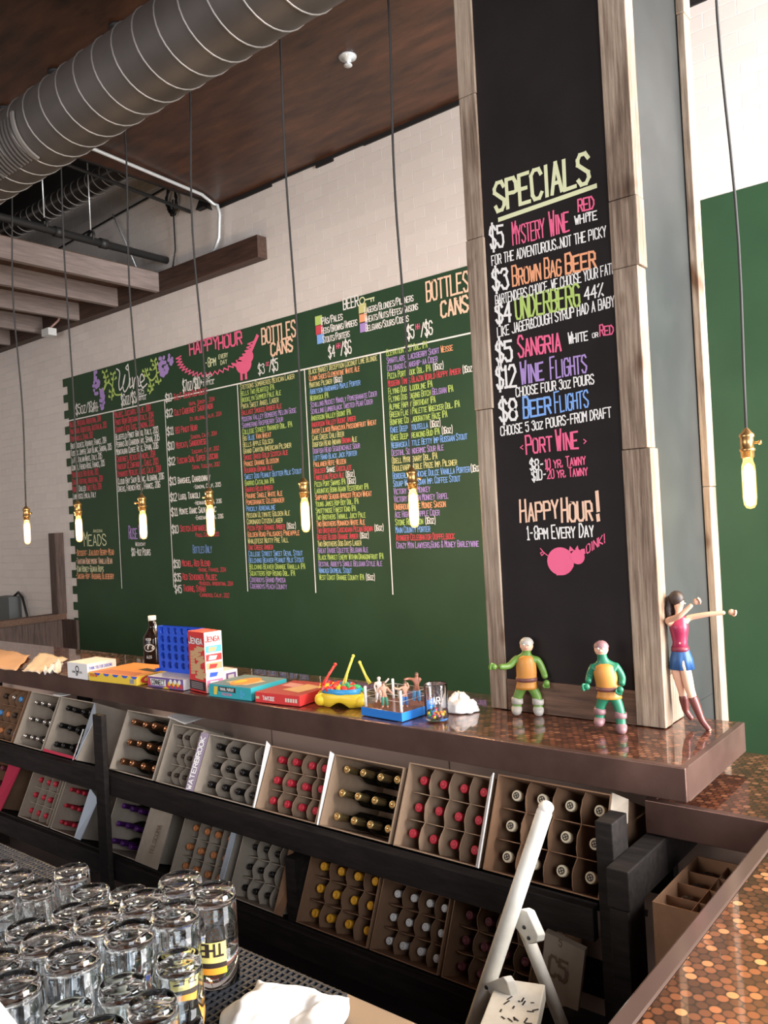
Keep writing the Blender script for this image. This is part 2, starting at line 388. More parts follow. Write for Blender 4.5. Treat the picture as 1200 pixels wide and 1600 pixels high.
def column(name, px0, px1, ytop, ybot, lines, ht=.80, wt=.115, ar=None, fillw=None):
    """lines of small chalk capitals between two heights at the left picture column px0"""
    I = wink(); X0, zt = wp(px0, ytop); _, zb_ = wp(px0+ (ybot-ytop)*.055, ybot); X1 = wp(px1, ytop)[0]
    n = len(lines); dz = (zt - zb_) / max(1, n-1) if n > 1 else 0; h = (dz if n > 1 else .05) * ht
    mx = max(I.width(''.join(t for t, _ in L), h, 1.0) for L in lines)
    a = ar or (X1 - X0) / (mx*1.0)
    for i, L in enumerate(lines):
        x = X0 + .01
        for t, k in L: x = I.text(t, x, zt - i*dz - h*.9, h, ch(k), a, wt)
    return adopt(I.build(name), menu)
def L1(k, *ts): return [[(t, k)] for t in ts]
c4 = (L1('Y', 'Stetsons Sombreros Mexican Lager') + L1('G', 'Bells Two Hearted IPA', 'Brooklyn Summer Pale Ale') + L1('Y', 'Pinta Sweet Angel Lager') + L1('R', 'Ballast Smoked Amber Ale')
  + L1('V', 'Modern Valley Bombers Melon Gose', 'Shimmering Raspberry Sour') + L1('G', 'College Street Mariner Dbl. IPA') + [[('Big ', 'Y'), ('Blue', 'B'), (' Van Wheat', 'O')]] + L1('Y', 'Bells Apple Kolsch', 'Grand Canyon American Pilsner')
  + L1('R', 'Smoke Dried Gold Scotch Ale') + L1('O', 'Prince Orange Blossom') + L1('R', 'Bourbon Brown Ale') + L1('B', 'Sweet Dog Peanut Butter Milk Stout') + L1('G', 'Barrio Catalina IPA') + L1('R', 'Barrio Rojo Amber')
  + L1('O', 'Prairie Single White Ale', 'Pomegranate Celebrader') + L1('B', 'Prickly Adrenaline') + L1('Y', 'Mission Ultimate Golden Ale', 'Coronado Citizen Lager') + [[('Pizza Port Orange Amber ', 'R'), ('(16oz)', 'W')]]
  + L1('O', 'Golden Road Palisades Pineapple') + L1('Y', 'Whalefest Nutty Pre Tall') + L1('R', 'Oak Creek Amber') + L1('B', 'College Street Sweet Devil Stout', 'Belching Beaver Peanut Milk Stout') + L1('G', 'Belching Beaver Orange Vanilla IPA', 'Squatters Hop Rising Dbl. IPA')
  + L1('V', 'Ciderboys Grand Mimosa', 'Ciderboys Peach County'))
column('beer_list', 374, 465, 602, 912, c4)
c5 = (L1('Y', 'Black Market Deception Coconut Lime Blonde') + L1('O', 'Clown Shoes Clementine White Ale') + [[('Martins Pilsner ', 'Y'), ('(16oz)', 'W')]] + L1('B', 'Abbeyson Hardwired Maple Porter') + L1('G', 'Nebraska IPA')
  + L1('V', 'Schilling Mucket Mandly Pomegranate Cider', 'Schilling Lumberjack Twisted Pear Cider') + L1('G', 'Anderson Valley Boont IPA') + L1('R', 'Anderson Valley Boont Amber') + L1('O', 'Avery Lilikoi Maracuya Passionfruit Wheat')
  + L1('Y', 'Cave Creek Chili Beer') + [[('Dogfish Head Indian ', 'Y'), ('Brown', 'R'), (' Ale', 'Y')]] + L1('V', 'Dogfish Head Sequenchale Sour') + L1('B', 'Left Hand Black Jack Porter') + L1('O', 'Paulaner Hefe-Weizen')
  + [[('Boulder ', 'R'), ('Shake', 'W'), (' Chocolate', 'R')], [('Finkeleng Peach Ale ', 'R'), ('(16oz)', 'W')], [('Pizza Port Swamis IPA ', 'G'), ('(16oz)', 'W')]] + L1('G', 'Lagunitas Born Again Yesterday IPA') + L1('O', 'Shipyard Seadog Apricot Peach Wheat')
  + L1('G', 'Young James Hop Boy Dbl. IPA', 'Smuttynose Finest Kind IPA', 'Two Brothers Twinall Juicy Pale') + L1('O', 'Two Brothers Monarch White Ale') + [[('Two Brothers Cascadian Pecan Brown ', 'R'), ('(16oz)', 'W')], [('Refuge Blood Orange Amber ', 'R'), ('(16oz)', 'W')]]
  + L1('Y', 'Two Brothers Dog Days Lager') + L1('V', 'Great Divide Colette Belgian Ale') + L1('G', 'Black Market Enemy Within Dragonfruit IPA') + L1('V', "Destihl Abbey's Single Belgian Style Ale") + L1('B', 'Ninkasi Oatmeal Stout') + [[('West Coast Orange County IPA ', 'G'), ('(16oz)', 'W')]])
column('beer_list', 481, 592, 578, 898, c5)
c6 = (L1('G', 'Elevation 7 37 Dbl. IPA') + [[('Smartlabs Blackberry Short ', 'V'), ('Weisse', 'O')]] + L1('V', 'Colorado Cranship-aa Cider') + [[('Pizza Port Kook Dbl. IPA ', 'G'), ('(16oz)', 'W')], [('Modern Times Blazin World Hoppy Amber ', 'R'), ('(16oz)', 'W')]]
  + L1('G', 'Flying Dog Bloodline IPA') + [[('Flying Dog Raging Bitch ', 'G'), ('Belgian', 'V'), (' IPA', 'G')]] + L1('G', 'Alpine Happy Birthday IPA', 'Green Flash Palette Wrecker Dbl. IPA', 'Bonfire Collaborative Haze IPA')
  + [[('Knee Deep Stoutella ', 'B'), ('(16oz)', 'W')], [('Knee Deep Breaking Bud IPA ', 'G'), ('(16oz)', 'W')]] + L1('B', 'Nebraska Little Betty Imp Russian Stout') + L1('V', 'Destihl Soundermic Sour Ale') + L1('Y', 'Odell Myrcenary Dbl. IPA', 'Boulevard Noble Prize Imp. Pilsner')
  + [[('Borderlands Noche Dulce Vanilla Porter', 'B'), ('(16oz)', 'W')]] + L1('B', 'Souap Wow Russian Imp. Coffee Stout') + L1('V', 'Victory Sour Monkey', 'Victory Golden Monkey Tripel') + L1('O', 'Unibroue Ce Le Monde Saison') + L1('V', 'Ace High Dry Apple Cider')
  + [[('Stone Ruination ', 'G'), ('(16oz)', 'W')]] + L1('B', 'Main County Porter') + L1('R', 'Ayinger Celebrator Doppelbock') + L1('V', 'Crazy Mtn Lawyers,Guns & Money Barleywine'))
column('beer_list', 602, 745, 548, 848, c6)
wA = (L1('R', 'Malbec, Mercado, Argentina, 2014', 'Pinot Noir, Robertson, Australia, 2015', 'Tempranillo, Spain, 2012') + L1('W', 'Brut, Duchess, Vouvray, France, 2014', 'Tussock Jumper, Sauv Blanc, Sandra, 2015', 'La Vis, Italian White, Italy, 2015', 'Coin Et, French Rose, France, 2015')
  + L1('R', 'Portuguese Red Blend, 2013', 'Chianti Ruffino, Argentina, 2014') + [[('Monte ', 'R'), ('Chilled', 'W'), (' Sweet Red, 2014', 'R')]] + L1('W', 'Lambrusco, Emilia, Italy'))
column('wine_list', 108, 172, 660, 772, wA)
wB = (L1('R', 'Malbec, Zuccardi, Calif, 2014', 'Pinot Noir Oregano, Italy, 2014', 'Chianti Fico Tusc, Sonoma, 2013') + L1('W', 'Bluefeld Pinot Grigio, Italy, 2013', 'Perras Du Chardonnay, Spain, 2015', 'Montaura Cuvee Rose, Spain, 2016')
  + L1('R', 'Cabernet, Nexus Blanche, 2014', 'Vinosur 12 Zinfandel, Chile, 2013', 'Dynamite Merlot, Lake, Calif, 2014') + L1('W', 'Cloud Bay Sauv Blanc, Albarin, 2016', 'Dreas, French Rose, France, 2016'))
column('wine_list', 178, 252, 645, 760, wB)
I = wink()                                     # third wine column with its prices
def pline(I, x, y, x2, hpx, t, k, wt=.13):
    X, Z = wp(x, y); X2, _ = wp(x2, y); _, Z2 = wp(x, y - hpx)
    I.text(t, X, Z, Z2-Z, ch(k), .5, wt, fit=X2-X)
rows = [('$10', 'The F-Bomb Red Blend', 'R', 'Napa, Sonoma, 2014', 628), ('$12', 'Cult Cabernet Sauvignon', 'R', 'St. Helena, Calif, 2014', 652), ('$11', 'BSI Pinot Noir', 'R', 'Sonoma, Calif, 2014', 680), ('$10', 'Mercati, Sangiovese', 'R', 'Tuscany, Calif, 2012', 703),
        ('$12', 'Tuscan Sun, Super Tuscan', 'R', 'Siena, Tuscany, 2012', 727), ('$13', 'Banshee, Chardonnay', 'W', '-Sonoma, Calif, 2015', 758), ('$12', 'Lugo, Txakoli', 'W', '-Hernan, Spain, 2016', 783), ('$11', 'Monte Xanic Sauv Blanc', 'W', '-Ensenada, Mex, 2016', 806),
        ('$10', 'Sketch Zinfandel Rose', 'R', 'Paso, Calif, 2015', 833), ('$50', 'Michel, Red Blend', 'R', '-Rhone, France, 2014', 887), ('$35', 'Red Schooner, Malbec', 'R', '-Mendoza, Argentina, 2014', 908), ('$45', 'Thorne, Syrah', 'R', '-Carneros, Calif, 2012', 926)]
for i, (p, t, k, s2, y) in enumerate(rows):
    xo = (y-628)*.05
    pline(I, 259+xo, y, 270+xo, 11.5, p, 'W'); pline(I, 272+xo, y-2.5, 272+xo+min(70, len(t)*2.7), 9.5, t, k); pline(I, 296+xo, y+6, 296+xo+len(s2)*2.25, 6, s2, k)
pline(I, 302, 864, 332, 12, 'Bottles Only', 'S')
adopt(I.build('wine_list'), menu)
I = wink()
pline(I, 132, 853, 168, 21, 'Meads', 'C', .08); pline(I, 146, 832, 162, 5, 'Arizona', 'C')
for y, t, k in ((868, '-Dessert: Jealousy Berry-Mead', 'O'), (881, '-Tahitian Honeymoon: Vanilla Bean', 'K'), (893, '-Kiwi Honey-Guava Hops', 'C'), (904, '-Sakura-Hop: Rhubarb, Blueberry', 'O')): pline(I, 119, y, 179 if y != 893 else 165, 9, t, k)
adopt(I.build('mead_list'), menu)
I = wink(); pline(I, 202, 842, 232, 20, 'Rose Wine', 'V', .09); pline(I, 212, 853, 228, 6, 'Weekday', 'W'); pline(I, 206, 868, 236, 11, '$10-4oz Pours', 'W')
adopt(I.build('rose_special'), menu)
# prices above each column
I = wink(); pline(I, 119, 648, 150, 15, '$5oz/18/', 'W', .1); pline(I, 146, 636, 153, 6, '$20', 'W'); pline(I, 144, 644, 154, 6, 'bottle', 'W'); rule(I, (144, 638), (154, 635.6), .006); adopt(I.build('price_line'), menu)
I = wink(); pline(I, 190, 634, 217, 17, '$6oz/$9/', 'W', .1); pline(I, 216, 617, 226, 8, '$25', 'W'); pline(I, 216, 626, 229, 7, 'bottle', 'W'); rule(I, (215, 620), (229, 616.6), .006); adopt(I.build('price_line'), menu)
I = wink(); pline(I, 286, 612, 318, 17, '$7oz/$10+', 'W', .1); pline(I, 318, 594, 332, 7, '$SP', 'W'); pline(I, 318, 603, 335, 6, 'bottle', 'W'); rule(I, (317, 597), (335, 592.5), .006); adopt(I.build('price_line'), menu)
I = wink(); pline(I, 404, 585, 415, 15, '$3', 'W', .1); pline(I, 416, 572, 421, 7, 'oz', 'P'); pline(I, 421, 581, 436, 18, '/$5', 'W', .1); adopt(I.build('price_line'), menu)
I = wink(); pline(I, 514, 559, 525, 17, '$4', 'W', .1); pline(I, 526, 545, 533, 8, 'HH', 'P'); pline(I, 533, 555, 551, 20, '/$6', 'W', .1); adopt(I.build('price_line'), menu)
I = wink(); pline(I, 637, 530, 649, 20, '$5', 'W', .1); pline(I, 650, 515, 657, 8, 'HH', 'P'); pline(I, 658, 526, 678, 21, '/$6', 'W', .1); adopt(I.build('price_line'), menu)
for (a, b, c) in (((410, 538, 465, 24), (424, 556, 460, 19), None), ((667, 471, 736, 30), (690, 496, 735, 24), (710, 473, 718, 7))):
    I = wink(); pline(I, *a, 'BOTTLES', 'K', .2); pline(I, *b, 'CANS', 'K', .2)
    if c: pline(I, *c, '&', 'K')
    else: pline(I, 438, 536, 444, 5, '&', 'K')
    adopt(I.build('heading'), menu)
I = wink()                                     # beer colour key
pline(I, 537, 484, 562, 17, 'BEER', 'W', .12)
kx, kz = wp(566, 470); I.line([(kx+.022*math.cos(t*.63), kz+.022*math.sin(t*.63)) for t in range(11)], .008, ch('C'))
I.line([(kx+.022, kz), (kx+.10, kz)], .009, ch('C')); I.line([(kx+.075, kz), (kx+.075, kz-.02)], .008, ch('C')); I.line([(kx+.095, kz), (kx+.095, kz-.02)], .008, ch('C'))
for x, y, k, t, e in ((493, 510, 'G', 'IPAs/Pales', 537), (494, 524, 'R', 'Reds/Browns/Ambers', 560), (496, 538, 'B', 'Stouts/Porters', 548), (561, 492, 'Y', 'Lagers/Blondes/Pilsners', 650), (562, 506, 'O', 'Wheats/Nuts/Hefes/Saisons', 657), (563, 520, 'V', 'Belgians/Sours/Ciders', 644)):
    X, Z = wp(x, y); I.fill([(X, Z), (X+.065, Z), (X+.065, Z+.065), (X, Z+.065)], ch(k)); pline(I, x+9, y-2, e, 11, t, 'W')
adopt(I.build('beer_key'), menu)
I = wink()                                     # happy hour burst with a little pig
pline(I, 297, 555, 350, 18, 'HAPPY ', 'P', .17); pline(I, 342, 546, 381, 19, 'HOUR', 'P', .17)
pline(I, 319, 575, 339, 14, '1-8pm', 'C', .12); pline(I, 342, 561, 357, 8, 'every', 'C'); pline(I, 345, 570, 356, 8, 'day', 'C')
cx, cz = wp(338, 552); A = []
for i in range(46):
    a = PI*.98 + i/45*(PI*.98); k = 1.0 if i % 2 else .86
    A.append((cx + .46*k*math.cos(a) - .03, cz + .20*k*math.sin(a)+.04))
I.line(A, .010, ch('P'))
gx, gz = wp(381, 570); I.disc(gx, gz, .085, .065, ch('P')); I.n *= 1.5; I.disc(gx+.06, gz+.05, .05, .045, ch('P')); I.line([(gx+.08, gz+.08), (gx+.16, gz+.18)], .03, ch('P')); I.line([(gx-.03, gz-.05), (gx-.03, gz-.10)], .025, ch('P')); I.line([(gx+.02, gz-.05), (gx+.02, gz-.10)], .025, ch('P')); I.line([(gx-.08, gz), (gx-.13, gz+.03)], .012, ch('P'))
adopt(I.build('happy_hour_sign'), menu)
I = wink()                                     # cursive wine heading with vines and grapes
def curve(pts, n=6):
    o = []
    for i in range(len(pts)-1):
        p0, p1, p2, p3 = pts[max(i-1, 0)], pts[i], pts[i+1], pts[min(i+2, len(pts)-1)]
        for j in range(n):
            t = j/n; o.append(tuple(.5*((2*b)+(c-a)*t+(2*a-5*b+4*c-d)*t*t+(3*b-a-3*c+d)*t**3) for a, b, c, d in zip(p0, p1, p2, p3)))
    return o + [pts[-1]]
def cpx(pts): return [wp(80+x/3.6375, 520+y/3.6375) for x, y in curve(pts)]
for p in ([(372, 205), (390, 225), (385, 290), (392, 325), (412, 290), (420, 240), (408, 300), (420, 335), (445, 280), (437, 180)], [(437, 180), (425, 200), (440, 215)], [(450, 260), (448, 310), (462, 300)], [(462, 255), (468, 315), (475, 262), (492, 250), (498, 300), (508, 300)], [(508, 285), (530, 262), (515, 235), (505, 270), (520, 310), (545, 290)]): I.line(cpx(p), .012, ch('W'))
for p in ([(275, 320), (300, 325), (320, 285), (345, 300), (365, 350), (400, 350)], [(300, 225), (312, 270), (300, 320)], [(355, 230), (350, 300), (345, 380)], [(535, 205), (550, 250), (575, 270), (600, 230), (590, 160)], [(560, 270), (570, 320), (560, 345)], [(600, 230), (620, 220)], [(600, 240), (612, 290)]): I.line(cpx(p), .014, ch('G'))
for (x, y) in ((305, 230), (312, 260), (318, 285), (352, 240), (358, 270), (345, 340), (342, 370), (535, 225), (545, 250), (583, 165), (592, 190), (570, 310), (565, 335), (610, 285), (577, 215)):
    X, Z = wp(80+x/3.6375, 520+y/3.6375)
    for s_ in (-1, 1): I.fill([(X, Z), (X+s_*.035, Z+.035), (X+s_*.045, Z+.008)], ch('G'))
rg = random.Random(5)
for (x, y, rx, rz) in ((255, 285, .055, .10), (290, 375, .035, .09), (650, 175, .10, .075), (640, 205, .06, .06)):
    X, Z = wp(80+x/3.6375, 520+y/3.6375)
    for _ in range(26):
        a = rg.uniform(0, 2*PI); q = math.sqrt(rg.random()); I.disc(X+rx*q*math.cos(a), Z+rz*q*math.sin(a), .017, .017, ch('V'), 8)
adopt(I.build('heading'), menu)

# ------------------------------------------------------------------ left: partition, post, joists, beam, ducts, pipes
PX = -7.2
part_w = thing('half_wall', 'low dark stained board partition at the left end of the tiled wall', 'partition', (PX, 2.8, 0))
adopt(box_obj('board_panel', (PX-.05, 1.2, 0), (PX+.0, W-.003, .93), M['wainscot']), part_w)
adopt(box_obj('cap_rail', (PX-.09, 1.2, .93), (PX+.04, W-.003, .985), M['brownwood']), part_w)
pst = box_obj('corner_post', (PX-.06, W-.09, .985), (PX+.05, W-.003, 1.735), M['wainscot']); adopt(pst, part_w)
adopt(box_obj('wall_panel', (PX+.001, W-.03, 0), (GX0-.0, W-.003, .93), M['wainscot']), part_w)
eb = thing('junction_cabinet', 'grey metal electrical box on the tiles left of the dark post', 'electrical box', (-8.02, W-.09, 1.0))
cb = box_obj('cabinet_body', (-8.30, W-.13, .88), (-8.0, W-.003, 1.13), flat('grey_cabinet', (.10, .11, .11))); adopt(cb, eb)
adopt(MB().tube([(-8.05, W-.05, 1.13), (-7.98, W-.04, 1.17), (-7.9, W-.04, 1.12), (-7.83, W-.04, .95), (-7.80, W-.04, .80)], .012).build('power_cord', M['black']), eb)
struct(box_obj('beam_ledger', (XL, W-.09, 3.592), (-4.235, W-.002, 3.748), M['beam']))
for i, px in enumerate((-5.385, -5.955, -6.55, -7.18, -7.80, -8.4)):
    j = box_obj('joist_beam', (px-.045, YB, 3.594), (px, W-.091, 3.742), M['joist'])
    j['group'] = 'pale joists under the loft'; j['kind'] = 'structure'
struct(box_obj('ceiling_loft', (XL, YB, 3.745), (-5.43, W-.095, 3.765), M['brownwood']))
def spiral_duct(name, label, Y, Z, r, x0, x1, pitch, m, seam, sr):
    d = thing(name, label, 'duct', ((x0+x1)/2, Y, Z-r))
    o = MB(); n = 40
    prof = [(r, x0), (r, x1)]
    T = Matrix.Translation((0, Y, Z)) @ Matrix.Rotation(PI/2, 4, 'Y')
    o.lathe([(r, x0), (r, x1)], 48, T=T)
    adopt(o.build('duct_pipe', m), d)
    s = MB(); turns = int((x1-x0)/pitch); pts = []
    for k in range(turns*28):
        a = 2*PI*k/28; pts.append((x0 + pitch*k/28, Y + (r+sr*.3)*math.cos(a), Z + (r+sr*.3)*math.sin(a)))
    s.tube(pts, sr, 5); adopt(s.build('spiral_seam', seam), d)
    return d
d = spiral_duct('spiral_duct', 'large grey spiral duct running under the brown plywood ceiling', 2.0, EYE+1.878, .163, -6.9, 1.6, .137, M['duct'], M['ductseam'], .004)
a0 = math.radians(225)                         # supply grille on the duct's lower left
g = MB()
T = Matrix.Translation((0, 2.0, EYE+1.878)) @ Matrix.Rotation(PI/2, 4, 'Y')
gr = None
for q in (-3.92, -3.50):
    g = MB(); g.lathe([(.166, q), (.176, q), (.176, q+.022), (.166, q+.022)], 14, T=T, smooth=False, a0=math.radians(-20), a1=math.radians(-95), cap=False)
    gr = adopt(g.build('grille_rim', M['ductseam']), d)
g = MB()
for k in range(13):
    q = -3.89 + k*.029; g.lathe([(.165, q), (.172, q+.004), (.165, q+.010)], 14, T=T, smooth=False, a0=math.radians(-22), a1=math.radians(-93))
adopt(g.build('grille_blade', M['duct']), gr)
for x in (-5.2, -2.6, -.4): adopt(MB().tube([(x, 2.0, EYE+1.878+.16), (x, 2.0, SOF if x > SX else HI)], .006).build('hanger_rod', M['pipe']), d)
d2 = spiral_duct('spiral_duct', 'thin shiny spiral duct in the dark recess beyond the conduit', 3.6, EYE+2.725, .085, -9.4, -4.80, .10, M['duct2'], M['ductseam'], .004)
for x in (-8.5, -6.4): adopt(MB().tube([(x, 3.6, EYE+2.725+.08), (x, 3.6, HI)], .006).build('hanger_rod', M['pipe']), d2)
pts = [Vector((-4.5, .9, 4.10)), Vector((-4.5, 2.876, 4.09)), py(315, 303, 3.80)]
b0, b1, b2 = py(333, 312, 3.97), py(343, 335, 4.0), py(342, 372, 4.0)
pts += [b0, py(340, 321, 3.99), b1, b2, py(337, 388, 4.0), py(322, 405, 3.99)]
for q in pts: q.z = min(q.z, 4.098)
cd = MB().tube(curve([tuple(p) for p in pts], 5) if False else pts, .012, 10).build('conduit_pipe', M['conduit'])
tag(cd, 'bright bent conduit running below the plywood edge down to the beam', 'conduit')
pp = thing('sprinkler_pipe', 'black iron pipe with hanger rings ending at the tiled wall', 'pipe', (-5.386, 2.4, 3.86))
adopt(MB().tube([(-5.386, .6, 3.88), (-5.386, W-.001, 3.86)], .028, 14).build('iron_pipe', M['pipe']), pp)
for Y in (3.02, 3.38):
    adopt(MB().lathe([(.028, -.03), (.037, -.03), (.037, .03), (.028, .03)], 14, T=Matrix.Translation((-5.386, Y+.1, 3.865)) @ Matrix.Rotation(PI/2, 4, 'X')).build('coupling', M['pipe']), pp)
    hg = adopt(MB().lathe([(.030, -.008), (.045, -.008), (.045, .008), (.030, .008)], 14, T=Matrix.Translation((-5.386, Y, 3.895)) @ Matrix.Rotation(PI/2, 4, 'X')).build('hanger_ring', M['pipe']), pp)
    adopt(MB().tube([(-5.386, Y, 3.93), (-5.386, Y, HI)], .005).build('hanger_rod', M['conduit']), hg)
p2 = MB().tube([(-5.03, 1.2, 4.30), (-5.06, W-.001, 4.16)], .014, 10).build('drain_pipe', M['pipe']); tag(p2, 'thin black pipe slanting to the tiles above the iron pipe', 'pipe')
r_ = MB().tube([py(92, 388, 4.03), py(175, 340, 4.03), py(270, 287, 4.03), py(330, 252, 4.03)], .008, 6).build('cable_run', M['black']); tag(r_, 'black cable running slantwise across the upper tiles', 'cable')
r_ = MB().tube([py(176, 335, 4.0), py(195, 376, 4.0), py(213, 418, 4.03)], .006, 6).build('tie_wire', M['conduit']); tag(r_, 'thin pale wire hanging across the tiles behind the iron pipe', 'wire')
cc = thing('cable_coil', 'tangled coil of black cable on the tiles near the conduit', 'cable', tuple(py(270, 312, 4.02)))
c0 = py(270, 312, 4.02); rr = random.Random(2); P_ = []
for k in range(90):
    a = k*.42; R_ = .075 + rr.uniform(-.02, .02); P_.append((c0.x + R_*.8*math.cos(a), c0.y - rr.uniform(0, .02), c0.z + R_*1.5*math.sin(a)))
adopt(MB().tube(P_, .006, 5).build('coil_loop', M['black']), cc)
adopt(MB().tube([c0, py(272, 350, 4.03), py(274, 390, 4.03), py(270, 418, 4.0)], .006, 5).build('cable_tail', M['black']), cc)
sb = thing('shadow_patch', 'dark painted shadow patch on the tiles under the plywood edge', 'shadow patch', tuple(py(320, 318, 4.03)))
q = py(318, 322, 4.03); adopt(MB().prism([(q.x-.06, q.z-.02), (q.x+.02, q.z+.09), (q.x+.08, q.z-.05), (q.x+.04, q.z-.02)], W-.05, W-.002).build('shadow_plate', M['dark']), sb)  # near-black plate standing in for the shadow below the plywood
jb = thing('junction_box', 'small white junction box hanging under the pale joists', 'electrical box', tuple(py(75, 522, 3.85)))
q = py(75, 520, 3.9); adopt(MB().box((q.x-.06, q.y-.03, q.z-.03), (q.x+.06, q.y+.05, q.z+.035)).build('box_body', flat('box_white', (.62, .63, .62))), jb)
adopt(MB().tube([(q.x+.02, q.y, q.z+.03), (q.x+.10, q.y+.05, q.z+.10), (q.x+.16, W-.095, q.z+.17)], .010).build('flex_pipe', flat('pinkish', (.55, .36, .32))), jb)
q = pz(543, 88, SOF)                           # sprinkler head on the soffit
sp = thing('ceiling_sprinkler', 'metal sprinkler head on the brown plywood ceiling', 'sprinkler', (q.x, q.y, SOF-.05))
adopt(MB().lathe([(0, SOF-.0), (.048, SOF-.001), (.045, SOF-.010), (.02, SOF-.014), (.018, SOF-.03), (.008, SOF-.03), (.008, SOF-.046), (.022, SOF-.046), (.022, SOF-.05), (0, SOF-.05)], 20, T=Matrix.Translation((q.x, q.y, 0))).build('sprinkler_body', M['conduit']), sp)

# ------------------------------------------------------------------ raised bar, lower counter, knee wall
BT = 1.07; LT = .95; BF, BB, BXR, BXL = 1.955, 2.448, -.705, -7.0
KW = 2.27
bar = thing('raised_bar', 'long raised bar top of dull copper coins with dark metal edging', 'bar counter', (-3.0, 2.2, 0))
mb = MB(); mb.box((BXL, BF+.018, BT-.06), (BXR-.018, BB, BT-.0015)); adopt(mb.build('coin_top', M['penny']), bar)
mb = MB(); mb.box((BXL, BF, BT-.083), (BXR, BF+.018, BT)); mb.box((BXR-.018, BF+.018, BT-.083), (BXR, BB, BT)); mb.box((BXL, BF+.018, BT-.083), (BXR-.018, BB, BT-.061))
adopt(mb.build('metal_edging', M['edge'], bevel=.0025), bar)
kw = struct(box_obj('wall_knee', (BXL, KW, 0), (-.88, KW+.09, BT-.085), M['tanwall']))
struct(box_obj('wall_knee_corner', (-.879, KW, 0), (1.2, KW+.09, LT-.09), M['tanwall']))
kb = MB()
for px in (303, 425, 700): X = py(px, 1150, KW).x; kb.box((X-.002, KW-.002, .3), (X+.002, KW-.0005, BT-.085))
struct(kb.build('trim_3', flat('panel_seam', (.2, .13, .1))))
low = thing('lower_counter', 'lower counter of coins in the corner under the raised bar end', 'bar counter', (-.1, 2.3, 0))
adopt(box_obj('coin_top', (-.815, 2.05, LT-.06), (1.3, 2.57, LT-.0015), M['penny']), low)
mb = MB(); mb.box((-.841, 2.030, LT-.085), (-.49, 2.05, LT)); mb.box((-.841, 2.05, LT-.085), (-.816, 2.268, LT)); mb.box((-.841, 2.05, LT-.085), (1.3, 2.268, LT-.062)); adopt(mb.build('metal_edging', M['edge'], bevel=.0025), low)
pen = thing('coin_bar', 'foreground bar top of bright copper coins under clear resin', 'bar counter', (0, 1.2, 0))
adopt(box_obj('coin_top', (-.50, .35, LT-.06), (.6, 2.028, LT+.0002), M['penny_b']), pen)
mb = MB(); mb.box((-.535, .35, LT-.085), (-.501, 2.028, LT+.002)); adopt(mb.build('edge_strip', flat('resin_edge', (.10, .062, .05), .15), bevel=.004), pen)
adopt(box_obj('side_panel', (-.47, .35, 0), (.5, 2.02, LT-.088), M['rack']), pen)

# ------------------------------------------------------------------ chalkboard pillar framed with reclaimed boards
CX0, CX1, CF, CB = -1.443, -.872, 2.278, 2.835
pil = box_obj('pillar_column', (CX0+.025, CF+.02, BT), (CX1-.025, CB-.02, SOF), M['chalkgrey']); struct(pil)
struct(box_obj('pillar_column_base', (CX0+.025, KW+.092, 0), (CX1-.025, CB-.02, BT-.001), M['chalkgrey']))
board = thing('chalkboard', 'tall black specials chalkboard on the pillar front between old boards', 'chalkboard', ((CX0+CX1)/2, CF, BT))
PW = .108
adopt(box_obj('board_panel', (CX0+.06, CF+.008, BT+.001), (CX1-.06, CF+.019, SOF-.002), M['chalk']), board)
def wpost(n, lo, hi, joints, seed):             # one upright made of butted old boards
    r0 = random.Random(seed); zs = [lo[2]] + joints + [hi[2]]; mb = MB()
    for a, b in zip(zs, zs[1:]):
        e = r0.uniform(-.004, .004); mb.box((lo[0]-max(e, 0), lo[1]-.0+r0.uniform(0, .004), a+.0008), (hi[0]+e, hi[1], b-.0008))
    o = mb.build('trim_%d' % n, M['oldwood'], bevel=.0025); return struct(o)
def zat(x, y, Y=CF): return py(x, y, Y).z
wpost(4, (CX0, CF-.004, BT+.0005), (CX0+.063, CF+.10, SOF-.001), [zat(755, 640), zat(745, 372), zat(730, 150)], 1)
wpost(5, (CX1-.078, CF-.006, BT+.0005), (CX1, CF+.055, SOF-.001), [zat(1005, 700), zat(990, 415), zat(985, 306)], 2)
wpost(6, (CX1-.022, CB-.055, 0.0), (CX1+.004, CB+.012, SOF-.001), [zat(1118, 760, CB), zat(1075, 30, CB)], 3)
wpost(9, (CX0, CB-.12, 0.0), (CX0+.03, CB, SOF-.001), [2.0], 5)
struct(box_obj('trim_7', (CX0+.064, CF-.001, BT+.001), (CX1-.079, CF+.018, BT+.10), M['brownwood']))
struct(box_obj('trim_8', (CX1-.024, CF+.056, BT+.001), (CX1-.002, CF+.16, BT+.14), M['oldwood']))
IY = CF+.0075
def bink(): return Ink((0, IY, 0), (1, 0, 0), (0, 0, 1), .0010)
def bp(x, y): p = py(x, y, IY); return p.x, p.z
def bline(I, x, y, x2, y2, hpx, t, k, wt=.12, caps=False):   # baseline from (x,y) to (x2,y2)
    (X, Z), (X2, Z2) = bp(x, y), bp(x2, y2); _, Zt = bp(x, y-hpx); h = Zt-Z
    J = Ink(I.P(X, Z), (X2-X, 0, Z2-Z), (0, 0, 1), 0.0); L = math.hypot(X2-X, Z2-Z)
    J.n = I.n*.0 + Vector((0, -.0003, 0)); J.mb = I.mb; J.mats = I.mats
    J.text(t, 0, 0, h, ch(k), .5, wt, caps, fit=L)
I = bink(); bline(I, 775, 331, 926, 283, 44, 'SPECIALS', 'C', .2, True)
I.line([bp(781, 343), bp(930, 291)], .014, ch('C')); adopt(I.build('heading'), board)
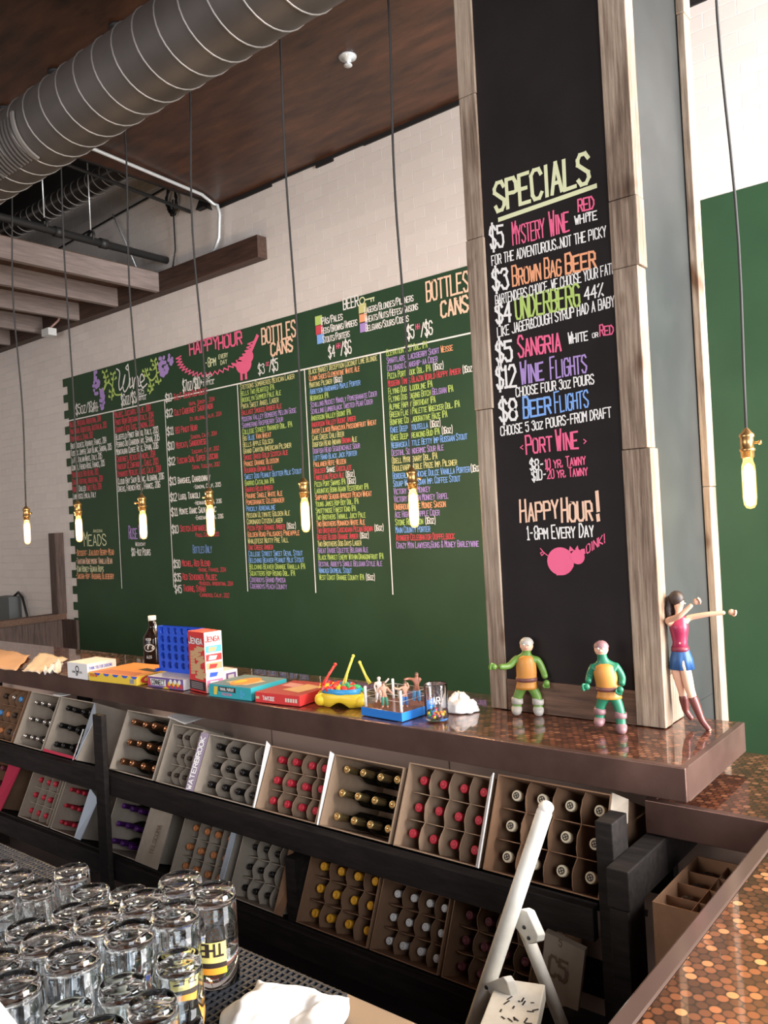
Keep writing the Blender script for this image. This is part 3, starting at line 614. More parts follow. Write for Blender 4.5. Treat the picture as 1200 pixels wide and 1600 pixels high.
rowsB = [[(767, 388, 790, 384, 33, '$5', 'W', .13), (802, 383, 853, 370, 36, 'Mystery', 'P', .12), (860, 369, 896, 359, 38, 'Wine', 'P', .12), (904, 331, 931, 325, 19, 'RED', 'P', .14), (916, 338, 924, 336, 7, 'or', 'W', .16), (899, 351, 935, 342, 13, 'WHITE', 'W', .16)],
 [(769, 415, 949, 369, 15, 'FOR THE ADVENTUROUS..NOT THE PICKY', 'W', .14)],
 [(771, 453, 798, 450, 31, '$3', 'W', .13), (802, 447, 848, 436, 31, 'Brown', 'O', .12), (852, 435, 880, 429, 31, 'Bag', 'O', .12), (885, 428, 934, 416, 31, 'Beer', 'O', .12)],
 [(775, 477, 963, 426, 15, 'BARTENDERS CHOICE..WE CHOOSE YOUR FATE', 'W', .14)],
 [(776, 505, 802, 501, 29, '$4', 'W', .15), (807, 499, 909, 477, 33, 'UNDERBERG', 'G', .11), (914, 469, 946, 461, 19, '44%', 'W', .13)],
 [(778, 527, 962, 478, 15, 'LIKE JAGER&COUGH SYRUP HAD A BABY', 'W', .14)],
 [(777, 566, 804, 563, 31, '$5', 'W', .14), (811, 558, 885, 546, 33, 'Sangria', 'P', .12), (889, 537, 924, 530, 17, 'White', 'W', .13), (926, 528, 936, 526, 9, 'or', 'W', .14), (938, 525, 961, 521, 17, 'Red', 'P', .15)],
 [(777, 607, 810, 603, 33, '$12', 'W', .12), (815, 600, 858, 591, 34, 'Wine', 'V', .10), (861, 592, 924, 580, 34, 'Flights', 'V', .10)],
 [(807, 620, 930, 599, 14, 'CHOOSE FOUR 3oz POURS', 'W', .14)],
 [(782, 658, 812, 655, 32, '$8', 'W', .13), (819, 653, 864, 645, 32, 'Beer', 'B', .11), (868, 645, 926, 634, 32, 'Flights', 'B', .11)],
 [(783, 681, 957, 651, 14, 'CHOOSE 5 3oz POURS-FROM DRAFT', 'W', .14)],
 [(812, 704, 822, 703, 9, '<', 'P', .16), (823, 709, 866, 704, 28, 'Port', 'P', .10), (870, 704, 912, 699, 32, 'Wine', 'P', .10), (911, 695, 921, 694, 10, '>', 'P', .16)],
 [(829, 735, 852, 733, 16, '$8-', 'W', .15), (853, 733, 917, 725, 15, '10 yr. Tawny', 'P', .15)], [(832, 751, 856, 748, 15, '$10-', 'W', .15), (856, 748, 920, 742, 14, '20 yr. Tawny', 'P', .15)],
 [(814, 816, 876, 808, 34, 'Happy', 'K', .10), (879, 815, 929, 812, 36, 'Hour', 'K', .10), (933, 813, 943, 811, 44, '!', 'K', .14)],
 [(825, 843, 930, 838, 20, '1-8pm Every Day', 'W', .13)], [(917, 865, 948, 846, 13, 'OINK!', 'P', .15)]]
for R_ in rowsB:
    I = bink()
    for a in R_: bline(I, *a)
    adopt(I.build('chalk_line'), board)
I = bink()                                     # pink pig
def bd(x, y, rx, rz): X, Z = bp(x, y); s_ = .00205; I.disc(X, Z, rx*s_, rz*s_, ch('P'), 26)
I.n *= 1.0; bd(876, 877, 22, 21); I.n *= 1.4; bd(903, 870, 11, 11); I.n *= 1.3
X, Z = bp(911, 862); I.fill([bp(908, 858), bp(914, 857), bp(915, 865), bp(909, 868)], ch('P')); I.fill([bp(889, 862), bp(891, 853), bp(898, 860)], ch('P')); I.fill([bp(899, 858), bp(903, 852), bp(905, 860)], ch('P'))
I.fill([bp(870, 893), bp(884, 893), bp(884, 898), bp(870, 899)], ch('P')); I.fill([bp(886, 890), bp(896, 882), bp(897, 885), bp(889, 894)], ch('P'))
I.line([bp(856, 868), bp(849, 862), bp(845, 864), bp(847, 868), bp(851, 864), bp(845, 857)], .003, ch('P')); adopt(I.build('pig_drawing'), board)
# ------------------------------------------------------------------ wine rack with tilted cartons
TH = math.radians(24.5); RT = (-TH, 0, 0)
ORD = ['first', 'second', 'third', 'fourth']; ROWN = ['bottom', 'middle', 'top']
rack = thing('wine_rack', 'two tier black wooden rack holding tilted wine cartons below the raised bar', 'rack', (-3, 1.9, 0))
for (zb, Yr) in ((.741, 1.86), (.404, 1.86)):
    b = MB(); b.box((-4.6, Yr-.035, zb-.085), (-.90, Yr-.008, zb-.004)); adopt(b.build('front_rail', M['rack'], bevel=.003), rack)
    b = MB(); T = Matrix.Translation((0, Yr, zb)) @ Matrix.Rotation(-TH, 4, 'X')
    b.box((-4.6, -.006, -.020), (-.90, .33, -.003), T=T); adopt(b.build('slanted_shelf', M['rack']), rack)
for (x0, x1, y0, y1, z1) in ((py(148, 1200, 1.80).x, py(162, 1200, 1.80).x, 1.80, 1.823, .98), (-.893, -.848, 1.845, 1.935, .945), (-.846, -.80, 1.80, 1.90, .765), (-3.9, -3.8, 2.238, 2.265, .9), (-4.62, -4.605, 1.85, 2.2, .9)):
    adopt(box_obj('upright_post', (x0, y0, 0), (x1, y1, z1), M['rack'], bevel=.003), rack)
adopt(box_obj('upright_post', (py(458, 1312, 1.96).x+.046, 1.875, .30), (py(489, 1316, 1.96).x-.004, 1.96, .60), M['rack']), rack)
adopt(box_obj('cross_block', (-.847, 1.795, .768), (-.792, 2.26, .861), M['rack'], bevel=.003), rack)
for zz in (.62, .27): adopt(box_obj('back_rail', (-4.6, 2.225, zz), (-.85, 2.262, zz+.09), M['rack']), rack)

def bottle_proto(capname, capmat, cap_len, mark=None):
    body = MB().lathe([(0, -.235), (.0335, -.235), (.034, -.23), (.034, -.125), (.031, -.108), (.017, -.083), (.0132, -.07), (.0132, -.01)], 20)
    cap = MB().lathe([(.0138, -cap_len), (.0146, -cap_len+.001), (.0146, -.012), (.0152, -.010), (.0152, -.003), (.0135, 0), (.0098, 0), (.0092, -.0012), (0, -.0012)], 20)
    Tm = Matrix.Rotation(PI/2, 4, 'X')
    mats = [capmat]
    if mark is not None:
        mats.append(mark)
        cap.lathe([(.0095, .0004), (.0062, .0004)], 20, 1)
        if capname == 'cross':
            for a in (.5, 2.07): cap.box((-.0075, -.0012, -.001), (.0075, .0012, .0006), 1, T=Matrix.Rotation(a, 4, 'Z'))
    for q in (body, cap): q.v = [tuple(Tm @ Vector(v)) for v in q.v]
    return body.mesh('bottle_body', M['bottle']), cap.mesh('foil_cap', mats)
CAPS = {'copper': (flat('foil_copper', (.55, .26, .13), .25, .9), .06, None), 'brown': (flat('foil_brown', (.045, .03, .022), .3), .05, None),
 'blackc': (flat('foil_black', (.012, .011, .011), .15), .062, None), 'red': (flat('foil_red', (.62, .035, .06), .35, .2), .05, flat('foil_red_d', (.40, .02, .035), .4)),
 'redlong': (flat('foil_red2', (.50, .03, .05), .35, .2), .07, None), 'gold': (flat('foil_gold', (.62, .45, .20), .25, .8), .05, flat('foil_gold_c', (.62, .26, .05), .3, .6)),
 'cross': (flat('cork_cream', (.74, .64, .46), .6), .02, flat('cork_mark', (.06, .045, .035), .6)), 'purple': (flat('foil_purple', (.13, .03, .22), .22, .5), .07, None),
 'orange': (flat('foil_orange', (.62, .24, .09), .4, .2), .05, None), 'yellow': (flat('wax_amber', (.82, .40, .03), .4), .07, None), 'white': (flat('foil_white', (.82, .80, .79), .35), .05, flat('foil_white_d', (.62, .60, .60), .4)),
 'maroon': (flat('foil_maroon', (.15, .035, .045), .4), .055, None), 'silver': (flat('foil_silver', (.72, .66, .60), .2, .9), .06, None), 'blue': (flat('foil_blue', (.10, .35, .75), .3, .3), .05, None)}
_bm = {}
def place_bottles(key, zone, cells, capname, frame, sx, nick, offs):
    for (i, j, x, y, z) in cells:
        ck = capname(i, j) if callable(capname) else capname
        if ck is None: continue
        if ck not in _bm:
            _bm[ck] = bottle_proto(ck, *CAPS[ck])
        p = frame @ Vector((x, y, z))
        c_ = ROT.T @ np.array([p[0], p[1], p[2]-EYE])
        if 600 + F*c_[0]/c_[2] < -8: continue
        col = {'blackc': 'black', 'redlong': 'red', 'cross': 'cream', 'brown': 'brown'}.get(ck, ck)
        t = thing('wine_bottle', '%s capped bottle, %s from left in the %s row of %s' % (col, ORD[i], ROWN[j], nick), 'bottle', p, RT, 'bottles in ' + nick)
        t.scale = (sx, 1, sx)
        for nm, me in (('bottle_body', _bm[ck][0]), ('foil_cap', _bm[ck][1])):
            o = bpy.data.objects.new(nm, me); C.objects.link(o); o.parent = t
def carton(tl, tr, ztop, zbot, cap, div, m, label, nick, Yt=1.96, Yb=1.86, width=None, missing=(), jw=0.0, rec=None, outer=None):
    """carton seen in the rack: its mouth spans tl..tr (left and right ends of the top lip)"""
    X0 = py(tl[0], tl[1], Yt).x if tl else None; X1 = py(tr[0], tr[1], Yt).x if tr else None
    if X0 is None: X0 = X1 - width
    if X1 is None: X1 = X0 + width
    X0 += .003; X1 -= .003; zbot = .745 if zbot > .6 else .406
    wd = X1 - X0; h = (ztop - zbot)/math.cos(TH); D = .29
    t = thing('wine_carton', label, 'carton', (X0, Yb, zbot), RT, 'open wine cartons on the rack')
    e = .0035; rr = random.Random(int(abs(X0)*1e4))
    b = MB()
    b.box((0, 0, 0), (e, D, h)); b.box((wd-e, 0, 0), (wd, D, h)); b.box((e, 0, 0), (wd-e, D, e)); b.box((e, 0, h-e), (wd-e, D, h)); b.box((e, D-e, e), (wd-e, D, h-e))
    b.build('carton_body', [m], t)
    cw, chh = (wd-2*e)/4, (h-2*e)/3
    if div:
        amp = {'wavy': .018, 'round': .026, 'plain': .003, 'deep': .016}[div]; y0 = .026 if div != 'deep' else .018
        for i in (1, 2, 3):                     # upright sheets
            pts = [(D-.01, e+.001)]; n = 24
            for k in range(n+1):
                z = e + .001 + (h-2*e-.002)*k/n; ph = (z-e)/chh
                pts.append((y0 + amp*(1-abs(math.sin(PI*ph)))**1.0 + rr.uniform(-.002, .002)*(div != 'plain'), z))
            pts.append((D-.01, h-e-.001)); x = e + cw*i
            MB().prism(pts, x-.001, x+.001, axis='x').build('divider', m, t)
        for j in (1, 2):
            pts = [(e+.001, D-.012)]; n = 32
            for k in range(n+1):
                x = e + .001 + (wd-2*e-.002)*k/n; ph = (x-e)/cw
                pts.append((x, y0 + .004 + amp*(1-abs(math.sin(PI*ph))) + rr.uniform(-.002, .002)*(div != 'plain')))
            pts.append((wd-e-.001, D-.012)); z = e + chh*j
            MB().prism(pts, z-.001, z+.001, axis='z').build('divider', m, t)
    frame = Matrix.Translation((X0, Yb, zbot)) @ Matrix.Rotation(-TH, 4, 'X')
    rc = min(rec, .035) if rec is not None else (.027 if div else .024)
    cells = [(i, j, e+cw*(i+.5)+rr.uniform(-.002, .002), rc+rr.uniform(-.004, .006), e+chh*(j+.5)+rr.uniform(-.002, .002)) for j in (2, 1, 0) for i in range(4) if (i, j) not in missing]
    place_bottles(None, None, cells, cap, frame, min(cw, chh)/2/.0415, nick, None)
    return t, frame, wd, h
def flap(t, pts, m, th=.004):                   # folded cardboard flap: four local corners
    a, b, c, d_ = [Vector(p) for p in pts]; n = (b-a).cross(d_-a).normalized()*th
    vs = [a, b, c, d_, a+n, b+n, c+n, d_+n]
    return MB().add(vs, [(0,3,2,1),(4,5,6,7),(0,1,5,4),(1,2,6,5),(2,3,7,6),(3,0,4,7)]).build('flap', m, t)
Z1t, Z1b, Z2t, Z2b = .968, .752, .600, .406
whitef = flat('white_board', (.78, .76, .74), .7)
tB = carton(None, (46, 1081), Z1t, Z1b, lambda i, j: ['brown', 'silver', 'blue', 'blue'][i] if j == 2 else ['blue', 'orange', 'brown', 'blue'][i], 'round', M['cardbd3'], 'brown carton of mixed blue, brown and silver caps at the far left of the rack', 'the far left upper carton', width=.30)
t, fr, wd, h = carton((49, 1083), (94, 1094), Z1t, Z1b, 'silver', None, M['cardbd2'], 'open wine carton with silver capped bottles on the upper shelf beside the mixed carton', 'the silver cap carton', rec=.02)
flap(t, [(.20, -.003, h), (.27, -.003, h), (.30, .10, h+.05), (.22, .10, h+.05)], whitef)
t, fr, wd, h = carton((96, 1096), (149, 1104), Z1t, Z1b, 'blackc', None, M['cardbd2'], 'red bottomed open carton of long black caps left of the rack post', 'the red bottomed carton', rec=.02)
MB().box((0, -.0015, .0), (wd, -.0003, .012)).build('red_print', flat('print_red', (.55, .03, .07)), t)
flap(t, [(wd, 0, 0), (wd+.042, -.03, .004), (wd+.042, -.0, h*.75), (wd, 0, h)], flat('print_grey', (.30, .33, .37)))
I = Ink((0, 0, 0), (1, 0, 0), (0, 0, 1)); a_ = Vector((wd+.018, -.018, -.002)); I = Ink(a_, (0.0, .0, 1), (-.74, .67, 0), .0); I.n = Vector((-.002, -.0035, 0))
I.fill([(0.0, -.030), (.13, -.030), (.13, 0), (0.0, 0)], M['cloth']); I.n *= 1.5; I.text('this', .015, -.025, .02, ch('R'), .7, .14, True); I.build('print_text', t)
t, fr, wd, h = carton((199, 1109), (268, 1122), Z1t-.004, Z1b-.012, lambda i, j: 'copper', None, M['cardbd2'], 'open wine carton with copper caps and no dividers right of the rack post', 'the copper cap carton', rec=.018)
flap(t, [(wd-.02, .0, h), (wd+.10, -.004, h-.015), (wd+.08, .10, h+.03), (wd-.03, .10, h+.05)], whitef)
t, fr, wd, h = carton((272, 1126), (323, 1141), .945, Z1b-.018, 'brown', 'round', M['cardbd2'], 'carton of brown caps in round scalloped dividers beside the purple flap', 'the scalloped brown carton', missing=((2, 2),))
t, fr, wd, h = carton((331, 1145), (425, 1163), .935, Z1b-.012, 'blackc', 'round', M['cardbd2'], 'carton of black caps with a lettered purple flap on its left', 'the purple flap carton', missing=((2, 2),))
flap(t, [(-.030, -.012, 0), (.001, -.001, 0), (.001, -.001, h), (-.030, -.012, h)], flat('print_purple', (.27, .21, .28)))
I = Ink((-.004, -.0045, .005), (0, 0, 1), (-.93, -.34, 0), .0); I.n = Vector((.0006, -.0028, 0)); I.text('WATERBROOK', 0, .004, .017, M['chW'], .7, .2, True, fit=h*.92); I.build('print_text', t)
t, fr, wd, h = carton((427, 1163), (522, 1179), .936, Z1b-.004, 'red', 'wavy', M['cardbd'], 'carton of bright red caps between the purple flap carton and the gold caps', 'the first full red carton')
flap(t, [(-.001, -.002, 0), (-.001, -.002, h), (-.016, -.012, h+.012), (-.004, -.006, 0)], whitef)
t, fr, wd, h = carton((525, 1178), (635, 1191), .946, Z1b, 'gold', None, M['cardbd'], 'undivided carton of gold caps between two red cap cartons', 'the gold cap carton', rec=.03)
flap(t, [(-.001, -.002, 0), (-.001, -.002, h), (-.014, -.012, h+.006), (-.004, -.006, 0)], whitef)
t, fr, wd, h = carton((639, 1190), (769, 1208), .962, Z1b+.006, 'red', 'deep', M['cardbd'], 'large carton of red caps in torn dividers right of the gold caps', 'the large red carton', rec=.04)
flap(t, [(wd-.001, -.002, 0), (wd-.001, -.002, h), (wd+.012, -.014, h+.012), (wd+.012, -.012, 0)], whitef)
t, fr, wd, h = carton((776, 1210), (956, 1240), .973, Z1b+.006, 'cross', 'deep', M['cardbd3'], 'wide carton of cream corks marked with crosses at the right end', 'the cream cork carton', rec=.05)
flap(t, [(wd, .0, h-.05), (wd+.028, .05, h-.06), (wd+.015, .07, h), (wd, .0, h+.004)], M['cardbd2'])
# lower shelf
mr = flat('carton_crimson', (.42, .015, .055), .6)
t, fr, wd, h = carton(None, (20, 1180), Z2t, Z2b, 'maroon', None, M['cardbd3'], 'crimson flapped carton of dark red caps at the lower far left', 'the crimson flap carton', width=.28)
flap(t, [(wd-.0, -.002, 0), (wd+.115, -.025, 0), (wd+.115, .0, h), (wd-.0, -.002, h)], mr)
t, fr, wd, h = carton((56, 1195), (105, 1211), Z2t, Z2b, 'redlong', 'plain', M['cardbd2'], 'carton of red caps in plain dividers beside the crimson flap', 'the plain divided red carton')
t, fr, wd, h = carton((107, 1211), (147, 1224), Z2t, Z2b, 'redlong', None, M['cardbd2'], 'narrow carton of long red caps with a pale blue flap by the post', 'the blue flap red carton', rec=.02)
flap(t, [(wd, 0, 0), (wd+.075, -.02, .003), (wd+.07, .01, h*.8), (wd, 0, h*.97)], flat('pale_blue_board', (.50, .57, .66)))
t, fr, wd, h = carton((187, 1239), (243, 1260), Z2t, Z2b+.014, 'purple', None, M['cardbd2'], 'carton of shiny purple caps with a wide lettered flap on the lower shelf', 'the purple cap carton', rec=.02)
flap(t, [(wd, -.002, 0), (wd+.160, -.014, .0), (wd+.150, -.006, h), (wd, -.002, h)], M['cardbd2'])
I = Ink((wd+.110, -.0155, .045), (0, .02, 1), (-.99, .07, 0), .0); I.n = Vector((-.0003, -.003, 0)); I.text('TELSCOMA', 0, 0, .024, flat('print_brown', (.20, .13, .08)), .6, .12, True, fit=.11); I.build('print_text', t)
t, fr, wd, h = carton((293, 1263), (368, 1284), Z2t, Z2b, 'orange', 'plain', M['cardbd2'], 'carton of orange caps in plain grey dividers on the lower shelf', 'the orange cap carton')
flap(t, [(wd, 0, 0), (wd+.034, -.012, 0), (wd+.034, -.008, h), (wd, 0, h)], flat('pale_blue_board', (.50, .57, .66)))
t, fr, wd, h = carton((384, 1291), (458, 1312), Z2t, Z2b, 'blackc', 'wavy', M['cardbd2'], 'carton of black caps in hexagonal dividers left of the amber wax bottles', 'the hexagon divider carton', rec=.045)
flap(t, [(wd, 0, 0), (wd+.04, .0, -.0), (wd+.04, .03, h*.8), (wd, 0, h)], M['cardbd3'])
t, fr, wd, h = carton((489, 1316), (600, 1349), Z2t+.008, Z2b, 'yellow', 'deep', M['cardbd3'], 'brown carton of amber yellow wax tops on the lower shelf', 'the amber wax carton', rec=.03)
t, fr, wd, h = carton((603, 1366), (710, 1397), Z2t-.008, Z2b-.004, 'white', 'wavy', M['cardbd3'], 'brown carton of white foil caps on the lower shelf behind the ladder', 'the white cap carton', rec=.035)
t, fr, wd, h = carton((713, 1398), (846, 1440), Z2t-.004, Z2b, 'maroon', 'wavy', M['cardbd3'], 'dim brown carton of maroon caps directly behind the white ladder rail', 'the maroon cap carton', rec=.05)
# flattened carton leaning at the end of the lower shelf
fc = thing('flattened_carton', 'grey flattened carton with faded print leaning at the lower shelf end', 'cardboard', tuple(py(875, 1520, 1.93)))
P_ = [py(852, 1456, 1.90), py(914, 1486, 1.91), py(903, 1580, 1.868), py(842, 1556, 1.852)]
b = MB(); b.add([*P_, *[p + Vector((.0, .014, .004)) for p in P_]], [(0,3,2,1),(4,5,6,7),(0,1,5,4),(1,2,6,5),(2,3,7,6),(3,0,4,7)]); adopt(b.build('cardboard_sheet', M['cardbd2']), fc)
u = (P_[1]-P_[0]).normalized(); v = (P_[0]-P_[3]).normalized()
I = Ink(P_[3] + u*.004, u, v, .0015); pb = flat('print_brown', (.20, .13, .08))
for (x, y, s_) in ((.03, .165, .024), (.036, .135, .016), (.015, .06, .045)): I.text({.024: '12', .016: '5', .045: 'C5'}[s_], x, y, s_, pb, .6, .18, True, jit=0)
adopt(I.build('faded_print'), fc)
# upright carton below the lower counter
uc = thing('wine_carton', 'tall brown carton of upright bottles standing below the corner counter', 'carton', (-.745, 1.812, .515))
x1, y1, zt, e = .235, .30, .285, .0035; b = MB()
b.box((0, 0, 0), (x1, y1, e)); b.box((0, 0, e), (e, y1, zt)); b.box((x1-e, 0, e), (x1, y1, zt)); b.box((e, 0, e), (x1-e, e, zt)); b.box((e, y1-e, e), (x1-e, y1, zt)); b.build('carton_body', M['cardbd3'], uc)
for k in (1, 2): MB().box((x1*k/3-.001, e+.001, e+.01), (x1*k/3+.001, y1-e-.001, zt-.012)).build('divider', M['cardbd3'], uc)
for k in (1, 2, 3): MB().box((e+.001, y1*k/4-.001, e+.01), (x1-e-.001, y1*k/4+.001, zt-.012)).build('divider', M['cardbd3'], uc)
I = Ink((.07, -.0006, .07), (1, 0, 0), (0, 0, 1), .0008)
for k, s_ in enumerate(('PRODUCT OF', 'CALIFORNIA', 'RED WINE', '750 ML')): I.text(s_, 0, .10 - k*.022, .014, M['beam'], .6, .1, True, fit=.10)
I.build('faded_print', uc)
adopt(box_obj('under_shelf', (-.785, 1.76, .475), (-.485, 2.262, .513), M['rack']), low)
adopt(box_obj('shelf_leg', (-.56, 1.78, 0), (-.52, 1.82, .474), M['rack']), low); adopt(box_obj('shelf_leg', (-.785, 2.2, 0), (-.745, 2.24, .474), M['rack']), low)
ub = _bm['brown']
for i in range(3):
    for j in range(4):
        t = thing('wine_bottle', 'dark capped upright bottle, %s from front in %s of the tall brown carton' % (ORD[j], ['the left file', 'the middle file', 'the right file'][i]), 'bottle', (-.745 + x1*(i+.5)/3, 1.812 + y1*(j+.5)/4, .515 + .0045 + .256), (-PI/2, 0, 0), 'upright bottles in the tall carton'); t.scale = (.9, 1, .9)
        for nm, me in (('bottle_body', ub[0]), ('foil_cap', ub[1])):
            o = bpy.data.objects.new(nm, me); C.objects.link(o); o.parent = t
# ------------------------------------------------------------------ pendant bulbs
glow = bpy.data.materials.new('lit_filament'); glow.use_nodes = True
_n = glow.node_tree.nodes; _n.clear(); _o = _n.new('ShaderNodeOutputMaterial'); _e = _n.new('ShaderNodeEmission'); _e.inputs[0].default_value = (1, .70, .38, 1); _e.inputs[1].default_value = 280.0
glow.node_tree.links.new(_e.outputs[0], _o.inputs[0])
amber = bpy.data.materials.new('lit_amber_glass'); amber.use_nodes = True
_n = amber.node_tree.nodes; _n.clear(); _o = _n.new('ShaderNodeOutputMaterial'); _e = _n.new('ShaderNodeEmission'); _e.inputs[0].default_value = (1, .55, .18, 1); _e.inputs[1].default_value = .8
_t = _n.new('ShaderNodeBsdfTransparent'); _t.inputs[0].default_value = (1, .93, .8, 1); _a = _n.new('ShaderNodeAddShader')
for a, b in ((_e.outputs[0], _a.inputs[0]), (_t.outputs[0], _a.inputs[1]), (_a.outputs[0], _o.inputs[0])): amber.node_tree.links.new(a, b)
sock = MB().lathe([(.004, .215), (.007, .212), (.012, .205), (.019, .198), (.020, .192), (.017, .188), (.017, .162), (.020, .160), (.020, .154), (.017, .152), (.0165, .138), (.013, .135)], 22).mesh('brass_socket', M['brass'])
knob = MB().lathe([(.0035, 0), (.0035, .012), (.006, .013), (.006, .020), (0, .020)], 10, T=Matrix.Translation((.016, 0, .174)) @ Matrix.Rotation(PI/2, 4, 'Y')).mesh('switch_key', M['brass'])
gls = MB().lathe([(.0125, .138), (.0125, .128), (.0165, .115), (.0175, .10), (.0175, .03), (.0155, .012), (.010, .003), (0, 0)], 24).mesh('bulb_glass', amber)
fil = MB()
fil.lathe([(0, .122), (.0095, .114), (.0140, .10), (.0140, .028), (.0105, .012), (0, .007)], 16)
fil = fil.mesh('filament_glow', glow)
PL = ['hanging beyond the right side of the pillar', 'hanging nearest the left edge of the pillar', 'hanging between the two longest beer lists', 'hanging over the wine prices column',
      'hanging before the second wine column, above the rose prices', 'hanging before the meads heading', 'hanging far left before bare tiles']
for i, X in enumerate((-.617, -1.733, -2.266, -2.845, -3.343, -3.907, -4.443)):
    ztop = SOF
    bz = EYE - .034 + (.012 if i == 0 else 0)
    p = thing('pendant_lamp', 'glowing tube bulb on grey cord ' + PL[i], 'lamp', (X, 2.3, bz), (0, 0, i*1.1), 'bare bulb pendants over the bar')
    for nm, me in (('brass_socket', sock), ('bulb_glass', gls)):
        o = bpy.data.objects.new(nm, me); C.objects.link(o); o.parent = p
        if nm == 'bulb_glass': q = bpy.data.objects.new('filament_glow', fil); C.objects.link(q); q.parent = o
        else: q = bpy.data.objects.new('switch_key', knob); C.objects.link(q); q.parent = o
    rr = random.Random(i); L = ztop - bz; pts = []
    for k in range(19):
        f = k/18; z = .212 + (L-.212)*f; pts.append((.012*math.sin(f*9+i)*math.sin(PI*f), .010*math.cos(f*7+i)*math.sin(PI*f), z))
    MB().tube(pts, .0042, 6).build('hanging_cord', M['cord'], p)
    MB().lathe([(0, L), (.045, L-.001), (.045, L-.012), (.012, L-.022), (0, L-.022)], 20).build('ceiling_cup', M['dark'], p)

# ------------------------------------------------------------------ things on the raised bar
def gamebox(name, label, cat, pL, pC, pR, hpx, mats, z=BT, depth=None):
    Cc, Lp, Rp = pz(*pC, z), pz(*pL, z), pz(*pR, z)
    xa = (Cc-Lp); wd = xa.length; xa.normalize(); dp = depth or abs((Rp-Cc).cross(xa).length); ang = math.atan2(xa.y, xa.x)
    h = hpx * depth_of(Cc)/F
    t = thing(name, label, cat, (Lp.x, Lp.y, z+.0006), (0, 0, ang))
    b = MB(); b.box((0, 0, 0), (wd, dp, h)); b.m = [0, 1, 0, 2, 0, 0]; b.m = [0, 1, 2, 3, 0, 0]
    b.build('box_body', mats, t, bevel=.0015); return t, wd, dp, h
def face(t, which, wd, dp, h):                  # ink plane on a face of a box
    if which == 'front': return Ink((0, 0, 0), (1, 0, 0), (0, 0, 1), .0006)
    if which == 'end': return Ink((wd, 0, 0), (0, 1, 0), (0, 0, 1), .0006)
    return Ink((0, 0, h), (1, 0, 0), (0, 1, 0), .0006)
fl = flat
YEL, RED, BLU, WHT, BLK = fl('p_yellow', (.80, .55, .05)), fl('p_red', (.62, .035, .035)), fl('p_blue', (.03, .10, .55)), fl('p_white', (.80, .79, .78)), fl('p_black', (.015, .014, .015))
PUR, TEA, ORA, GRN, PNK, SKY = fl('p_purple', (.16, .09, .28)), fl('p_teal', (.03, .36, .42)), fl('p_orange', (.80, .30, .07)), fl('p_green', (.05, .38, .10)), fl('p_pink', (.80, .22, .40)), fl('p_sky', (.10, .42, .75))
SIL, TAN = fl('p_silver', (.55, .53, .52)), fl('p_tan', (.60, .38, .20))
# loose papers
def sheet(name, label, pts, m, amp, seed, z=BT, parent=None):
    P = [pz(x, y, z) for x, y in pts]; n = 12; vs = []; fs = []
    for j in range(n+1):
        for i in range(n+1):
            a = P[0].lerp(P[1], i/n); b_ = P[3].lerp(P[2], i/n); p = a.lerp(b_, j/n)
            hgt = amp*max(0, noise.noise(Vector((i*.28+seed*7, j*.28, seed)))+.35) + .003
            vs.append((p.x, p.y, p.z + hgt)); 
    for j in range(n):
        for i in range(n): q = j*(n+1)+i; fs.append((q, q+1, q+n+2, q+n+1))
    o = MB().add(vs, fs, 0, True).build(name, m)
    s = o.modifiers.new('thick', 'SOLIDIFY'); s.thickness = .0015; s.offset = 1
    return tag(o, label, 'paper')
s1 = sheet('paper_menu', 'tan paper menu lying at the far left end of the raised bar', [(-40, 1041), (25, 1050), (48, 1026), (0, 1018)], M['orange_paper'], .012, 1)
s2 = sheet('paper_menu', 'crumpled cream sheet on the bar left of the white carton', [(34, 1051), (62, 1055), (106, 1031), (62, 1024)], M['paper'], .018, 2)
s3 = sheet('paper_napkin', 'folded pale napkin on the bar touching the white carton front', [(68, 1055), (88, 1058), (100, 1046), (86, 1042)], M['cloth'], .045, 3)
t, wd, dp, h = gamebox('paper_carton', 'white carton with small print between loose papers and yellow game box', 'carton', (106, 1058.5), (137, 1063), (185, 1054), 25, [WHT, WHT, WHT, WHT])
I = face(t, 'front', wd, dp, h); I.line([(wd*.5+.012*math.cos(a*.6), h*.62+.012*math.sin(a*.6)) for a in range(11)], .005, BLK); I.text('DRINK COASTERS', wd*.25, h*.36, .008, BLK, .5, .15, True, fit=wd*.5); I.text('500', wd*.42, h*.2, .010, BLK, .6, .2, True); I.build('printed_logo', t)
I = face(t, 'end', wd, dp, h); I.text('THANK YOU FOR CHOOSING', dp*.06, h*.62, .012, BLU, .5, .15, True, fit=dp*.8); I.text('OUR GOODS', dp*.06, h*.36, .010, SIL, .5, .15, True, fit=dp*.5); I.build('printed_text', t)
t, wd, dp, h = gamebox('game_box', 'yellow and orange game box lying right of the white carton', 'game box', (139, 1063.5), (214, 1072), (240, 1064), 14, [YEL, ORA, YEL, YEL], depth=.24)
I = face(t, 'front', wd, dp, h)
for k in range(5): I.fill([(wd*(.12+k*.19), h), (wd*(.16+k*.19), h*.72), (wd*(.22+k*.19), h*.72), (wd*(.26+k*.19), h)], BLU)
I.text('OPERATION', wd*.03, h*.55, h*.3, RED, .5, .2, True, fit=wd*.16); I.fill([(wd*.86, h*.15), (wd*.95, h*.15), (wd*.95, h*.7), (wd*.86, h*.7)], SIL)
for k in range(6): I.line([(wd*(.868+k*.014), h*.2), (wd*(.868+k*.014), h*.65)], .002, BLK)
I.build('printed_side', t)
I = face(t, 'end', wd, dp, h); I.disc(.055, h*.5, .035, h*.42, RED); I.n *= 1.6; I.disc(.055, h*.5, .018, h*.22, YEL); I.n *= 1.2; I.text('!', .10, h*.12, h*.75, RED, .5, .25, True); I.build('printed_end', t)
